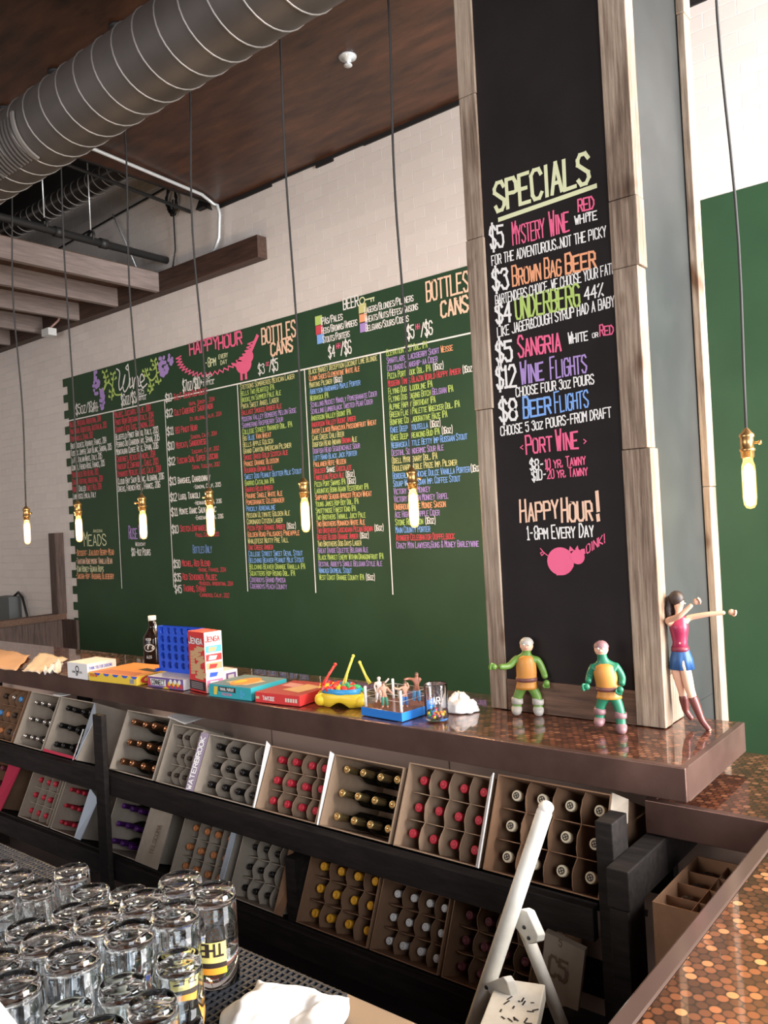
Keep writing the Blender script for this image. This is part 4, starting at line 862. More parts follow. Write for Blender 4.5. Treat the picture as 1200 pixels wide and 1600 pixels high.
I = face(t, 'top', wd, dp, h); I.fill([(.02, .01), (wd-.02, .01), (wd-.05, .07), (.05, .08)], fl('p_rust', (.55, .16, .07))); I.fill([(wd*.55, .12), (wd-.01, .10), (wd-.01, .13), (wd*.6, .16)], BLK); I.build('printed_top', t)
t, wd, dp, h = gamebox('game_box', 'purple and white game box lid under the blue disc grid', 'game box', (231, 1072.5), (287, 1079.5), (310, 1070), 17, [WHT, WHT, PUR, WHT])
I = face(t, 'front', wd, dp, h); I.fill([(.005, h*.15), (wd*.10, h*.15), (wd*.06, h*.85), (.005, h*.85)], RED); I.fill([(wd*.10, h*.2), (wd*.52, h*.2), (wd*.52, h*.8), (wd*.08, h*.8)], WHT); I.n *= 1.7; I.text('CONNECT', wd*.12, h*.28, h*.44, BLK, .6, .22, True, fit=wd*.38)
for k in range(10): I.disc(wd*(.58+.04*k), h*(.3+.4*((k*7) % 3)/2), .009, .009, (RED, YEL, WHT)[k % 3])
I.fill([(wd*.42, 0), (wd*.62, 0), (wd*.52, h*.18)], YEL); I.build('printed_side', t)
g0 = t
# blue upright disc grid standing in the lid
gz_ = BT + h + .001; A0 = pz(251, 1048, gz_); A1 = pz(314, 1055.5, gz_); xa = (A1-A0); gw = xa.length; ang = math.atan2(xa.y, xa.x); gh = 70*depth_of(A0)/F
dg = thing('disc_drop_grid', 'upright blue plastic grid with round holes standing on the purple lid', 'toy', (A0.x, A0.y, gz_), (0, 0, ang))
b = MB(); nx, nz = 6, 5; cx_, cz_ = gw/nx, gh*.94/nz; rad = min(cx_, cz_)*.40
def holed(b, y0, y1):
    for i in range(nx):
        for j in range(nz):
            x0, z0_ = i*cx_, gh*.06 + j*cz_; c0, c1 = x0+cx_/2, z0_+cz_/2; K = 24; outer = []; inner = []
            for k in range(K):
                a = 2*PI*k/K; s_ = 1/max(abs(math.cos(a)), abs(math.sin(a))); outer.append((c0+math.cos(a)*s_*cx_/2, c1+math.sin(a)*s_*cz_/2)); inner.append((c0+rad*math.cos(a), c1+rad*math.sin(a)))
            vs = [(p[0], y0, p[1]) for p in outer] + [(p[0], y0, p[1]) for p in inner] + [(p[0], y1, p[1]) for p in outer] + [(p[0], y1, p[1]) for p in inner]
            fs = []
            for k in range(K):
                k2 = (k+1) % K; fs += [(k, k2, K+k2, K+k), (2*K+k, 3*K+k, 3*K+k2, 2*K+k2), (K+k, K+k2, 3*K+k2, 3*K+k)]
            b.add(vs, fs)
holed(b, 0, .006); b.box((0, 0, 0), (gw, .006, gh*.06)); b.build('grid_panel', fl('grid_blue', (.02, .09, .62), .35), dg)
b = MB(); holed(b, .016, .022); b.box((0, .016, 0), (gw, .022, gh*.06)); b.build('grid_panel', fl('grid_blue', (.02, .09, .62), .35), dg)
b = MB(); b.box((-.008, 0, 0), (0, .022, gh)); b.box((gw, 0, 0), (gw+.008, .022, gh)); b.box((-.012, -.02, 0), (.0, .0, .012)); b.build('side_rail', fl('grid_blue', (.02, .09, .62), .35), dg)
t, wd, dp, h = gamebox('game_box', 'tall red box of stacking blocks standing upright on the bar', 'game box', (297.5, 1078), (323, 1084), (340, 1076), 95, [RED, RED, RED, WHT])
I = face(t, 'front', wd, dp, h); I.text('Jenga', wd*.06, h*.80, h*.11, BLK, .5, .34, fit=wd*.86); I.n *= 1.5; I.text('Jenga', wd*.06, h*.80, h*.11, WHT, .5, .18, fit=wd*.86)
rr = random.Random(4)
for k in range(16):
    x, z_, a = wd*rr.uniform(.45, .85), h*(.24 + .033*k), rr.uniform(-.25, .25)+.15; x = wd*(.62+.18*math.sin(k*.9)); q = (math.cos(a)*.026, math.sin(a)*.026)
    I.line([(x-q[0], z_-q[1]), (x+q[0], z_+q[1])], .011, TAN)
for k in range(8): I.line([(wd*.15, h*(.3+.05*k)), (wd*.35, h*(.31+.05*k))], .010, TAN)
I.fill([(wd*.02, h*.03), (wd*.95, h*.03), (wd*.95, h*.18), (wd*.02, h*.18)], BLK); I.n *= 1.2
for k in range(4): I.line([(wd*.12, h*(.06+.03*k)), (wd*.8, h*(.06+.03*k))], .004, fl('p_grey', (.25, .2, .2)))
I.build('printed_front', t)
I = face(t, 'end', wd, dp, h); I.text('Jenga', dp*.05, h*.84, h*.10, RED, .5, .22, fit=dp*.85)
for k in range(5): z_ = h*(.66-.14*k); I.fill([(dp*.05, z_), (dp*.95, z_), (dp*.95, z_+h*.11), (dp*.05, z_+h*.11)], (SKY, RED, TAN, SIL, PNK)[k]); I.n *= 1.05; I.fill([(dp*.2, z_+.004), (dp*.6, z_+.004), (dp*.7, z_+h*.08), (dp*.25, z_+h*.09)], (TAN, WHT, RED, BLU, WHT)[k])
I.build('printed_end', t)
t, wd, dp, h = gamebox('game_box', 'small white game box behind the tall red box', 'game box', (326, 1069), (346, 1072), (358, 1064), 22, [WHT, WHT, WHT, WHT])
I = face(t, 'end', wd, dp, h); I.fill([(dp*.3, h*.15), (dp*.9, h*.15), (dp*.9, h*.8), (dp*.3, h*.8)], PUR); I.n *= 1.5; I.fill([(dp*.42, h*.28), (dp*.78, h*.28), (dp*.78, h*.68), (dp*.42, h*.68)], SIL); I.build('printed_end', t)
t, wd, dp, h = gamebox('game_box', 'flat teal trivia game box left of the red dice game box', 'game box', (327, 1088), (393, 1096), (443, 1079), 20.5, [TEA, fl('p_slate', (.16, .25, .27)), TEA, TEA])
I = face(t, 'front', wd, dp, h); I.fill([(wd*.12, h*.2), (wd*.19, h*.2), (wd*.22, h*.85), (wd*.13, h*.85)], YEL)
I.fill([(wd*.24, h*.5), (wd*.64, h*.48), (wd*.64, h*.86), (wd*.24, h*.88)], BLK); I.n *= 1.5; I.text('TRIVIAL PURSUIT', wd*.27, h*.58, h*.2, WHT, .5, .16, True, fit=wd*.34); I.text('Family Edition', wd*.32, h*.22, h*.2, PNK, .5, .18, fit=wd*.26); I.text('8+', wd*.76, h*.2, h*.5, SKY, .5, .16, True); I.build('printed_side', t)
I = face(t, 'top', wd, dp, h); I.fill([(wd*.2, dp*.25), (wd*.75, dp*.15), (wd*.85, dp*.6), (wd*.35, dp*.75)], fl('p_cream', (.62, .50, .30))); I.n *= 1.4; I.disc(wd*.5, dp*.45, .05, .07, ORA); I.n *= 1.2; I.disc(wd*.42, dp*.4, .02, .03, YEL); I.build('printed_top', t)
t, wd, dp, h = gamebox('game_box', 'flat red dice game box right of the teal box', 'game box', (399, 1097), (469, 1104.5), (515, 1083), 16.5, [RED, fl('p_darkred', (.36, .05, .05)), RED, RED])
I = face(t, 'front', wd, dp, h); I.text('Yahtzee', wd*.18, h*.30, h*.42, WHT, .5, .2, fit=wd*.27); I.fill([(wd*.02, h*.35), (wd*.10, h*.35), (wd*.10, h*.6), (wd*.02, h*.6)], fl('p_cream', (.62, .50, .30)))
for k in range(5): x = wd*(.68+.055*k); I.fill([(x, h*.3), (x+wd*.04, h*.3), (x+wd*.04, h*.66), (x, h*.66)], fl('p_bone', (.66, .60, .50)))
I.build('printed_side', t)
I = face(t, 'top', wd, dp, h); I.fill([(wd*.35, dp*.3), (wd*.8, dp*.2), (wd*.9, dp*.7), (wd*.5, dp*.8)], TAN); I.n *= 1.4; I.fill([(wd*.1, dp*.55), (wd*.45, dp*.5), (wd*.45, dp*.75), (wd*.1, dp*.8)], fl('p_rose', (.62, .3, .28))); I.build('printed_top', t)
# brown growler jug behind the grid
q = pz(241, 1035, BT); k_ = depth_of(q)/F
gj = thing('growler_jug', 'dark glass growler jug with white cap and steel handle behind the blue grid', 'jug', (q.x, q.y, BT+.0006))
R_, H_ = 15.5*k_, 73*k_
MB().lathe([(0, 0), (R_*.95, 0), (R_, .006), (R_, H_*.50), (R_*.93, H_*.56), (R_*.50, H_*.70), (R_*.38, H_*.76), (R_*.35, H_*.92), (0, H_*.92)], 30).build('jug_body', fl('amber_glass', (.012, .006, .004), .06), gj)
MB().lathe([(R_*.36, H_*.90), (R_*.40, H_*.905), (R_*.40, H_*.995), (R_*.34, H_), (0, H_)], 24).build('screw_cap', WHT, gj)
b = MB(); ca = math.radians(-20)
def gjp(r, z): return (r*math.cos(ca), r*math.sin(ca), z)
b.tube([gjp(R_*.34, H_*.86), gjp(R_*1.0, H_*.87), gjp(R_*1.2, H_*.83), gjp(R_*1.25, H_*.72), gjp(R_*.95, H_*.58)], .006, 8); b.build('handle_loop', fl('bright_steel', (.75, .75, .76), .2, .9), gj)
I = Ink((0, 0, 0), (1, 0, 0), (0, 1, 0), 0.0)
def wrap(I, R, a0):                            # bend flat ink round a cylinder of radius R, centred on angle a0
    I.mb.v = [(R*math.cos(a0 + x/R), R*math.sin(a0 + x/R), y) for x, y, _ in I.mb.v]
I.line([(R_*.55*math.cos(a*.3), H_*.34 + R_*.34*math.sin(a*.3)) for a in range(22)], .004, SIL)
I.fill([(-R_*.45, H_*.34), (-R_*.1, H_*.385), (R_*.05, H_*.42), (R_*.08, H_*.38), (R_*.32, H_*.35), (R_*.45, H_*.38), (R_*.4, H_*.33), (R_*.45, H_*.30), (R_*.3, H_*.325), (-R_*.1, H_*.31)], SIL)
wrap(I, R_*1.008, math.radians(-62)); I.build('printed_emblem', gj); I = Ink((0, 0, 0), (1, 0, 0), (0, 1, 0), 0.0)
I.text('ALES', -R_*.3, H_*.12, .012, SIL, .6, .15, True, fit=R_*.6); I.text('HEAD', -R_*.3, H_*.50, .010, SIL, .6, .15, True, fit=R_*.6)
wrap(I, R_*1.008, math.radians(-62)); I.build('lettering', gj)
# fishing toy
fg = pz(534, 1101, BT); s_ = depth_of(fg)/F
ft = thing('fishing_toy', 'yellow toy with blue basin full of coloured plastic fish on the bar', 'toy', (fg.x, fg.y, BT+.0006))
Rf = 41*s_; dx_ = math.atan2(pz(580, 1106, BT).y-pz(490, 1097, BT).y, pz(580, 1106, BT).x-pz(490, 1097, BT).x)
vs = []; fs = []; n = 48
prof = [(.80, .0), (.86, .0), (1.0, .020), (1.0, .040), (.93, .046), (.80, .040)]
b = MB()
for r_f, z_ in prof:
    for k in range(n):
        a = 2*PI*k/n; wv = 1 + .10*math.cos(3*a+.4); zz = z_ if z_ > .01 else .016*max(0, math.cos(3*a+.4+PI))
        vs.append((Rf*r_f*wv*math.cos(a), Rf*r_f*wv*math.sin(a)*.62, zz))
for j in range(len(prof)):
    for k in range(n): j2 = (j+1) % len(prof); fs.append((j*n+k, j*n+(k+1) % n, j2*n+(k+1) % n, j2*n+k))
b.add(vs, fs, 0, True); b.build('yellow_base', fl('toy_yellow', (.85, .58, .04), .35), ft)
b = MB(); b.lathe([(0, .028), (Rf*.70, .028), (Rf*.84, .050), (Rf*.87, .062), (Rf*.90, .062), (Rf*.88, .046), (Rf*.76, .024), (0, .022)], 48, T=Matrix.Diagonal((1, .62, 1, 1))); b.build('blue_basin', fl('toy_blue', (.04, .30, .62), .35), ft)
for k in range(3):
    a = 2*PI*k/3 + 2.0; b = MB(); b.ball((Rf*1.02*math.cos(a), Rf*.62*1.02*math.sin(a), .022), (.024, .020, .022), 14); b.build('foot_pad', fl('toy_yellow', (.85, .58, .04), .35), ft)
FC = [('red', fl('toy_red', (.75, .05, .04), .35)), ('green', fl('toy_green', (.04, .42, .14), .35)), ('yellow', fl('toy_yellow', (.85, .58, .04), .35)), ('orange', fl('toy_orange', (.85, .26, .05), .35)), ('blue', fl('toy_blue', (.04, .30, .62), .35))]
fmesh = {}
for nm, m in FC:
    b = MB(); b.ball((0, 0, 0), (.017, .011, .012), 12); b.prism([(-.014, 0), (-.026, .010), (-.026, -.010)], -.004, .004); b.ball((.010, -.0085, .004), .0025, 6); fmesh[nm] = b.mesh('toy_fish', m)
rr = random.Random(9); placed = []
for k in range(44):
    for _ in range(60):
        a, q = rr.uniform(0, 2*PI), math.sqrt(rr.random())*(.74 if k < 23 else .5)
        p = Vector((Rf*q*math.cos(a), Rf*.62*q*math.sin(a), .058 + (.012 if k > 22 else 0) - .012*q*(k > 22)))
        if all((p-o_).length > .0195 for o_ in placed): break
    else: continue
    placed.append(p); nm = FC[(k*3 + k//5) % 5][0] if k % 3 else 'red'
    o = bpy.data.objects.new('toy_fish', fmesh[nm]); C.objects.link(o); o.location = Vector(ft.location) + p; o.rotation_euler = (rr.uniform(-.5, .5), rr.uniform(-.6, .6), rr.uniform(0, 6.28))
    tag(o, '%s plastic fish among the heap in the blue basin' % nm, 'toy', '%s fish in the basin' % nm)
def at_view(p0, x, y, w=0.0):                   # a point as far from the camera as p0 (plus w), seen at x, y
    D = depth_of(p0) + w; r = ray(x, y); c = F; k = D/c; return Vector((r[0]*k, r[1]*k, EYE + r[2]*k))
for nm, m, (a, b_), lab in (('red', FC[0][1], ((503, 1090), (524, 1038)), 'red plastic rod leaning on the left rim of the basin'), ('yellow', fl('rod_yellow', (.72, .62, .10), .4), ((536, 1081), (552, 1025)), 'taller yellow rod standing up from the middle of the basin'), ('yellow', fl('rod_yellow', (.72, .62, .10), .4), ((578, 1088), (562, 1035)), 'shorter yellow rod rising from the right rim of the basin')):
    A, B = at_view(fg, *a), at_view(fg, *b_, .02)
    A = Vector((A.x, A.y, max(A.z, BT+.066)))
    r_ = thing('fishing_rod', lab, 'toy', tuple(A))
    adopt(MB().tube([A, B], [.0045, .0045], 8).build('rod_shaft', m), r_); adopt(MB().ball(B, .006, 10).build('rod_tip', m), r_)
    adopt(MB().tube([A + (B-A)*.06 + Vector((.009, 0, 0)), A + (B-A)*.38 + Vector((.003, 0, 0))], .003, 6).build('rod_string', m), r_)
# wrestling ring toy
t, wd, dp, h = gamebox('toy_ring', 'blue square toy wrestling ring with white corner posts on the bar', 'toy', (564.5, 1117.5), (628.5, 1128.5), (666, 1110), 14, [fl('ring_blue', (.02, .19, .62), .4), fl('ring_floor', (.20, .07, .05), .15), fl('ring_blue', (.02, .19, .62), .4), fl('ring_blue', (.02, .19, .62), .4)])
for (x, y) in ((.012, .012), (wd-.012, .012), (wd-.012, dp-.012), (.012, dp-.012)): MB().tube([(x, y, h), (x, y, h+.065)], .0045, 8).build('corner_post', WHT, t)
for z_ in (.03, .05):
    b = MB(); q = [(.012, .012, h+z_), (wd-.012, .012, h+z_), (wd-.012, dp-.012, h+z_), (.012, dp-.012, h+z_), (.012, .012, h+z_)]
    b.tube(q, .0009, 4); b.build('ring_rope', SIL, t)
ringtop = BT + .0006 + h
# jar of sweets and crumpled cloth
q = pz(683, 1124, BT); k_ = depth_of(q)/F; Rj, Hj = 18.5*k_, 56*k_
jr = thing('glass_jar', 'clear glass beaker with bright beads in the bottom next to crumpled cloth', 'jar', (q.x, q.y, BT+.0006))
MB().lathe([(0, 0), (Rj*.92, 0), (Rj, .006), (Rj, Hj-.003), (Rj*.985, Hj), (Rj*.95, Hj), (Rj*.93, Hj-.003), (Rj*.93, .010), (Rj*.85, .006), (0, .006)], 36).build('jar_glass', M['clear'], jr)
I = Ink((0, 0, 0), (1, 0, 0), (0, 1, 0), 0.0); I.text('BAR', -.016, Hj*.5, .02, SIL, .6, .14, True); wrap(I, Rj*1.01, math.radians(-63)); I.build('printed_mark', jr)
bs = MB(); rr = random.Random(6); mats = [f_[1] for f_ in FC] + [PNK]
for k in range(46):
    a, u_ = rr.uniform(0, 2*PI), math.sqrt(rr.random())*Rj*.74; bs.ball((u_*math.cos(a), u_*math.sin(a), .0115 + rr.uniform(0, .010)), .0050, 8, k % 6)
o = bs.build('bead_heap', mats); o.location = jr.location; tag(o, 'mixed bright beads lying in the bottom of the glass beaker', 'beads', kind='stuff')
def crumple(name, label, cat, c, rx, ry, rz, m, seed, rot=0.0, parts=2):
    b = MB(); n = 40; vs = []; fs = []
    for j in range(n//2+1):
        th_ = PI*.5*j/(n//2)
        for i in range(n):
            a = 2*PI*i/n; d_ = Vector((math.cos(a)*math.sin(th_), math.sin(a)*math.sin(th_), math.cos(th_)))
            k = 1 + .34*noise.noise(d_*1.7 + Vector((seed, 0, 0))) + .16*abs(noise.noise(d_*5 + Vector((0, seed, 0))))
            p = Vector((d_.x*rx*k, d_.y*ry*k, max(.001, d_.z*rz*k + .14*rz*abs(noise.noise(d_*7))))); p.rotate(Matrix.Rotation(rot, 3, 'Z')); vs.append(p)
    for j in range(n//2):
        for i in range(n): fs.append((j*n+i, (j+1)*n+i, (j+1)*n+(i+1) % n, j*n+(i+1) % n))
    fs.append(tuple((n//2)*n + i for i in range(n)))
    b.add(vs, fs, 0, True); o = b.build(name, m); o.location = c; return tag(o, label, cat)
q = pz(719, 1112, BT); crumple('crumpled_cloth', 'crumpled white cloth on the bar between the beaker and the pillar', 'cloth', (q.x, q.y, BT+.0006), .050, .036, .050, M['cloth'], 4, .3)
# ------------------------------------------------------------------ toy figures
def skinned(name, pts, edges, m, parent, root=0, sub=2):
    """one continuous surface grown round a skeleton; pts = [(xyz, radius)]"""
    me = bpy.data.meshes.new(name); me.from_pydata([tuple(p[0]) for p in pts], edges, []); me.update()
    o = bpy.data.objects.new(name, me); C.objects.link(o)
    sk = o.modifiers.new('skin', 'SKIN'); sk.use_smooth_shade = True; sk.branch_smoothing = .3
    for i, p in enumerate(pts):
        r = p[1]; me.skin_vertices[0].data[i].radius = (r if isinstance(r, tuple) else (r, r)); me.skin_vertices[0].data[i].use_root = (i == root)
    s = o.modifiers.new('smooth', 'SUBSURF'); s.levels = sub; s.render_levels = sub
    dg_ = bpy.context.evaluated_depsgraph_get(); dg_.update()
    nm = bpy.data.meshes.new_from_object(o.evaluated_get(dg_)); nm.name = name
    o.modifiers.clear(); o.data = nm; nm.materials.clear(); nm.materials.append(m)
    for p in nm.polygons: p.use_smooth = True
    if parent is not None: o.parent = parent
    return o
SK = fl('doll_skin', (.66, .40, .28), .45)
class Fig:
    """a figure drawn on an upright plane facing the viewer, with its own depth per joint"""
    def __init__(s, name, label, x, y, z, cat='toy figure', ref=None):
        p = pz(x, y, z); z += (.004 if name == 'toy_wrestler' else 0); s.x, s.y = x, y; s.s = depth_of(p)/F; v = Vector((p.x, p.y)).normalized()
        s.t = thing(name, label, cat, (p.x, p.y, z+.003), (0, 0, math.atan2(-v.x, v.y)))
    def P(s, x, y, w=0.0):
        dx, dy = x-s.x, y-s.y; return Vector(((dx-.052*dy)*s.s, w, -(.052*dx+dy)*s.s))
    def skin(s, name, js, edges, m, root=0, grow=1.0):
        names = list(js); ix = {n: i for i, n in enumerate(names)}
        pts = [(s.P(*js[n][:3]), tuple(q*s.s*grow for q in js[n][3]) if isinstance(js[n][3], tuple) else js[n][3]*s.s*grow) for n in names]
        return skinned(name, pts, [(ix[a], ix[b]) for a, b in edges], m, s.t, root)
    def loft(s, name, rings, m, n=28, pleat=0.0):   # rings (x, y, depth, half width, half depth) from bottom to top
        vs = []; fs = []
        for j, (x, y, w, rx, ry) in enumerate(rings):
            c = s.P(x, y, w)
            for i in range(n):
                a = 2*PI*i/n; k = 1 + pleat*math.sin(a*10)*(j < len(rings)/2); vs.append(c + Vector((rx*s.s*k*math.cos(a), ry*s.s*k*math.sin(a), 0)))
        for j in range(len(rings)-1):
            for i in range(n): fs.append((j*n+i, j*n+(i+1) % n, (j+1)*n+(i+1) % n, (j+1)*n+i))
        fs += [tuple(range(n-1, -1, -1)), tuple((len(rings)-1)*n+i for i in range(n))]
        return MB().add(vs, fs, 0, True).build(name, m, s.t)
    def tube(s, name, pts, r, m, n=10): return MB().tube([s.P(*p) for p in pts], [q*s.s for q in r] if isinstance(r, (list, tuple)) else r*s.s, n).build(name, m, s.t)
    def ball(s, name, c, r, m, parent=None):
        q = s.P(*c); rr_ = tuple(k*s.s for k in r) if isinstance(r, tuple) else r*s.s
        return MB().ball(q, rr_, 14).build(name, m, parent or s.t)
    def hand(s, x, y, w, r, dx, dy, m):          # palm, four curled fingers of unequal length and a thumb
        b = MB(); k = s.s; c = s.P(x, y, w); L = math.hypot(dx, dy); ux, uy = dx/L, dy/L
        b.ball(c, (r*k, r*.75*k, r*k), 10)
        for i, ln in enumerate((.9, 1.1, 1.0, .8)):
            o_ = (i-1.5)*.42*r
            p0 = s.P(x+ux*r*.6-uy*o_*.9, y+uy*r*.6+ux*o_*.9, w-.3*r*k); p1 = s.P(x+ux*r*(.8+.6*ln)-uy*o_, y+uy*r*(.8+.6*ln)+ux*o_, w-.6*r*k); p2 = s.P(x+ux*r*(.7+.3*ln)-uy*o_, y+uy*r*(.7+.3*ln)+ux*o_, w-1.25*r*k)
            b.tube([p0, p1, p2], [.24*r*k, .22*r*k, .18*r*k], 6)
        b.tube([s.P(x-uy*r*.7, y+ux*r*.7, w), s.P(x+ux*r*.7-uy*r*1.1, y+uy*r*.7+ux*r*1.1, w-.7*r*k), s.P(x+ux*r*1.2-uy*r*.6, y+uy*r*1.2+ux*r*.6, w-1.1*r*k)], [.28*r*k, .25*r*k, .2*r*k], 6)
        return b.build('hand', m, s.t)
    def face(s, x, y, w, r, skin_m, turn=0.0):   # eyes, nose, mouth and ears on the front (-depth) side of the head
        k = s.s
        for e in (-1, 1):
            ex = x + (e*.36+turn)*r
            ev = s.ball('eye', (ex, y-.08*r, w-.86*r*k), (.17*r, .10*r, .13*r), WHT); s.ball('pupil', (ex, y-.08*r, w-.95*r*k), (.08*r, .05*r, .08*r), BLK, ev)
        s.ball('nose', (x+turn*r, y+.18*r, w-.98*r*k), (.11*r, .16*r, .16*r), skin_m)
        s.ball('mouth', (x+turn*r, y+.50*r, w-.84*r*k), (.28*r, .08*r, .06*r), fl('toy_mouth', (.35, .08, .07)))
EDG = [('pel', 'wai'), ('wai', 'che'), ('che', 'nec'), ('nec', 'hea'), ('hea', 'top')] + [e for s_ in 'lr' for e in (('pel', 'hip'+s_), ('hip'+s_, 'kne'+s_), ('kne'+s_, 'ank'+s_), ('ank'+s_, 'toe'+s_), ('che', 'sho'+s_), ('sho'+s_, 'elb'+s_), ('elb'+s_, 'wri'+s_))]
GR1, GR2 = fl('toy_leaf_green', (.10, .20, .035), .4), fl('toy_sea_green', (.012, .14, .075), .4)
VES, BLT = fl('toy_ochre', (.44, .19, .035), .45), fl('toy_belt', (.13, .05, .045), .45)
def green_figure(label, bx, by, J, m, bootm, cuffm, hands, headc, turn):
    f = Fig('toy_figure', label, bx, by, BT)
    J = {k: (v[0], v[1], v[2], v[3]*1.22 if k[:3] in ('hip', 'kne', 'ank', 'toe', 'sho', 'elb', 'wri') else v[3]) for k, v in J.items()}
    f.skin('body', J, EDG, m)
    pe, wa, cc_ = J['pel'], J['wai'], J['che']; R0 = cc_[3][0]
    f.loft('tunic', [(pe[0], pe[1]+8, 0, R0*1.24, R0*1.0), (pe[0], pe[1]+4, 0, R0*1.16, R0*.94), (pe[0], pe[1], 0, R0*1.10, R0*.88), (wa[0], wa[1], 0, R0*1.12, R0*.92), (cc_[0], cc_[1], 0, R0*1.14, R0*.94), (cc_[0]-.3, cc_[1]-8, 0, R0*.98, R0*.80), (cc_[0]-.3, cc_[1]-12, 0, R0*.62, R0*.55)], VES)
    w_ = J['wai']; a, b = J['pel'], J['wai']; c = ((a[0]+b[0])/2, (a[1]+b[1])/2+1)
    R_ = R0*1.15*f.s; q = f.P(c[0], c[1], J['pel'][2])
    MB().lathe([(R_*.98, -.006), (R_*1.04, -.006), (R_*1.04, .006), (R_*.98, .006)], 28, T=Matrix.Translation(q) @ Matrix.Diagonal((1, .83, 1, 1))).build('belt', BLT, f.t)
    for s_ in 'lr':
        an, to, kn = J['ank'+s_], J['toe'+s_], J['kne'+s_]
        bt = {'a': (an[0], an[1]-6, an[2], an[3]*1.12), 'b': (an[0], an[1]+2, an[2], an[3]*1.2), 'c': (to[0], to[1], to[2]-.004, to[3]*1.12)}
        f.skin('boot', bt, [('a', 'b'), ('b', 'c')], bootm)
        x, y = kn[0]*.6+an[0]*.4, kn[1]*.72+an[1]*.28
        rk = kn[3]*1.18; f.tube('boot_cuff', [(x-.0, y-4.5, kn[2]), (x-.1, y-4, kn[2]), (x+.2, y+4, kn[2]), (x+.2, y+4.5, kn[2])], [rk*.9, rk, rk, rk*.9], cuffm, 16)
    for (x, y, w, r, dx, dy) in hands: f.hand(x, y, w, r, dx, dy, m)
    f.face(headc[0], headc[1], headc[2]-.0035, headc[3], SK, turn)
    f.ball('face', (headc[0], headc[1]+1.2, headc[2]), (headc[3]*1.03, headc[3]*.99, headc[3]*1.12), SK)
    b = MB(); hx, hy, hw, hr = headc; hr *= 1.04; b.lathe([(hr*1.06*f.s*math.cos(a*.16), hr*.98*f.s*math.sin(a*.16)) for a in range(0, 10)] , 20); b.v = [tuple(f.P(hx, hy-hr*.15, hw) + Vector(v)) for v in b.v]; b.build('cap', bootm, f.t)
    return f
k1 = pz(826, 1118, BT); 
J1 = dict(pel=(823, 1069, 0, (12.5, 9)), wai=(823, 1054, 0, (13.5, 10)), che=(822, 1037, 0, (14, 10)), nec=(823, 1022, 0, (6, 6)), hea=(823, 1011, 0, (9.5, 9)), top=(823, 1003, 0, (7, 7)),
  hipl=(815, 1075, 0, 7.5), knel=(809, 1092, 0, 6.2), ankl=(808, 1109, 0, 6.5), toel=(807, 1115, -.022, 5.2), hipr=(832, 1075, 0, 7.5), kner=(840, 1092, 0, 6.2), ankr=(841, 1109, 0, 6.5), toer=(842, 1115, -.022, 5.2),
  shol=(807, 1031, 0, 5.5), elbl=(796, 1043, -.01, 4.6), wril=(779, 1042, -.035, 4.2), shor=(840, 1031, 0, 5.5), elbr=(848, 1048, 0, 4.6), wrir=(852, 1060, -.015, 4.2))
green_figure('leaf green toy figure in ochre tunic and grey boots by the left pillar board', 826, 1117, J1, GR1, fl('toy_grey', (.36, .34, .31), .5), fl('toy_grey', (.36, .34, .31), .5), [(773, 1041, -.045, 5.2, -1, -.1), (853, 1066, -.02, 5.2, .1, 1)], (823, 1009, 0, 10), -.1)
J2 = dict(pel=(952, 1084, 0, (13.5, 9.5)), wai=(949, 1068, 0, (14.5, 10.5)), che=(945, 1050, 0, (16, 11)), nec=(941, 1031, 0, (6.5, 6.5)), hea=(940, 1018, 0, (10, 9.5)), top=(940, 1010, 0, (7.5, 7)),
  hipl=(943, 1092, 0, 8), knel=(938, 1108, 0, 6.6), ankl=(938, 1127, 0, 6.8), toel=(935, 1133, -.022, 5.4), hipr=(962, 1092, 0, 8), kner=(968, 1110, -.01, 6.6), ankr=(970, 1133, -.015, 6.8), toer=(971, 1140, -.04, 5.4),
  shol=(927, 1044, 0, 5.8), elbl=(922, 1060, .005, 4.9), wril=(920, 1069, -.015, 4.5), shor=(963, 1042, 0, 6.2), elbr=(972, 1060, 0, 5.2), wrir=(970, 1070, -.02, 4.6))
green_figure('sea green toy figure in ochre tunic and mauve boots before the right pillar board', 953, 1141, J2, GR2, fl('toy_mauve', (.22, .12, .13), .5), fl('toy_mauve', (.22, .12, .13), .5), [(918, 1074, -.022, 5.5, -1, .3), (968, 1075, -.03, 5.5, -.3, 1)], (940, 1015, 0, 10.5), -.12)
# tall doll leaning by the pillar
f = Fig('toy_doll', 'tall dark haired doll in crimson top and blue skirt with outstretched arms', 1086, 1136, BT)
JD = dict(pel=(1064, 1030, 0, (13, 10)), wai=(1064, 1005, 0, (10, 8)), che=(1062, 981, 0, (14, 10)), nec=(1062, 960, 0, (4.6, 4.6)), hea=(1062, 943, 0, (8.5, 9.5)), top=(1062, 932, 0, (7, 8)),
  hipl=(1057, 1044, .0, 10), knel=(1067, 1083, .01, 7), ankl=(1073, 1117, .02, 5), toel=(1083, 1129, .012, 3.6), hipr=(1071, 1044, -.01, 10), kner=(1079, 1081, -.015, 7.4), ankr=(1096, 1124, -.022, 4.6), toer=(1108, 1138, -.03, 3.6),
  shol=(1044, 973, -.01, 5.4), elbl=(1063, 962, -.055, 4.4), wril=(1082, 942, -.060, 3.6), shor=(1077, 967, .0, 5.0), elbr=(1104, 960, -.01, 4.2), wrir=(1130, 956, -.015, 3.5))
f.skin('body', JD, EDG, SK)
red2 = fl('doll_crimson', (.25, .018, .055), .35); blu2 = fl('doll_blue', (.015, .07, .20), .5)
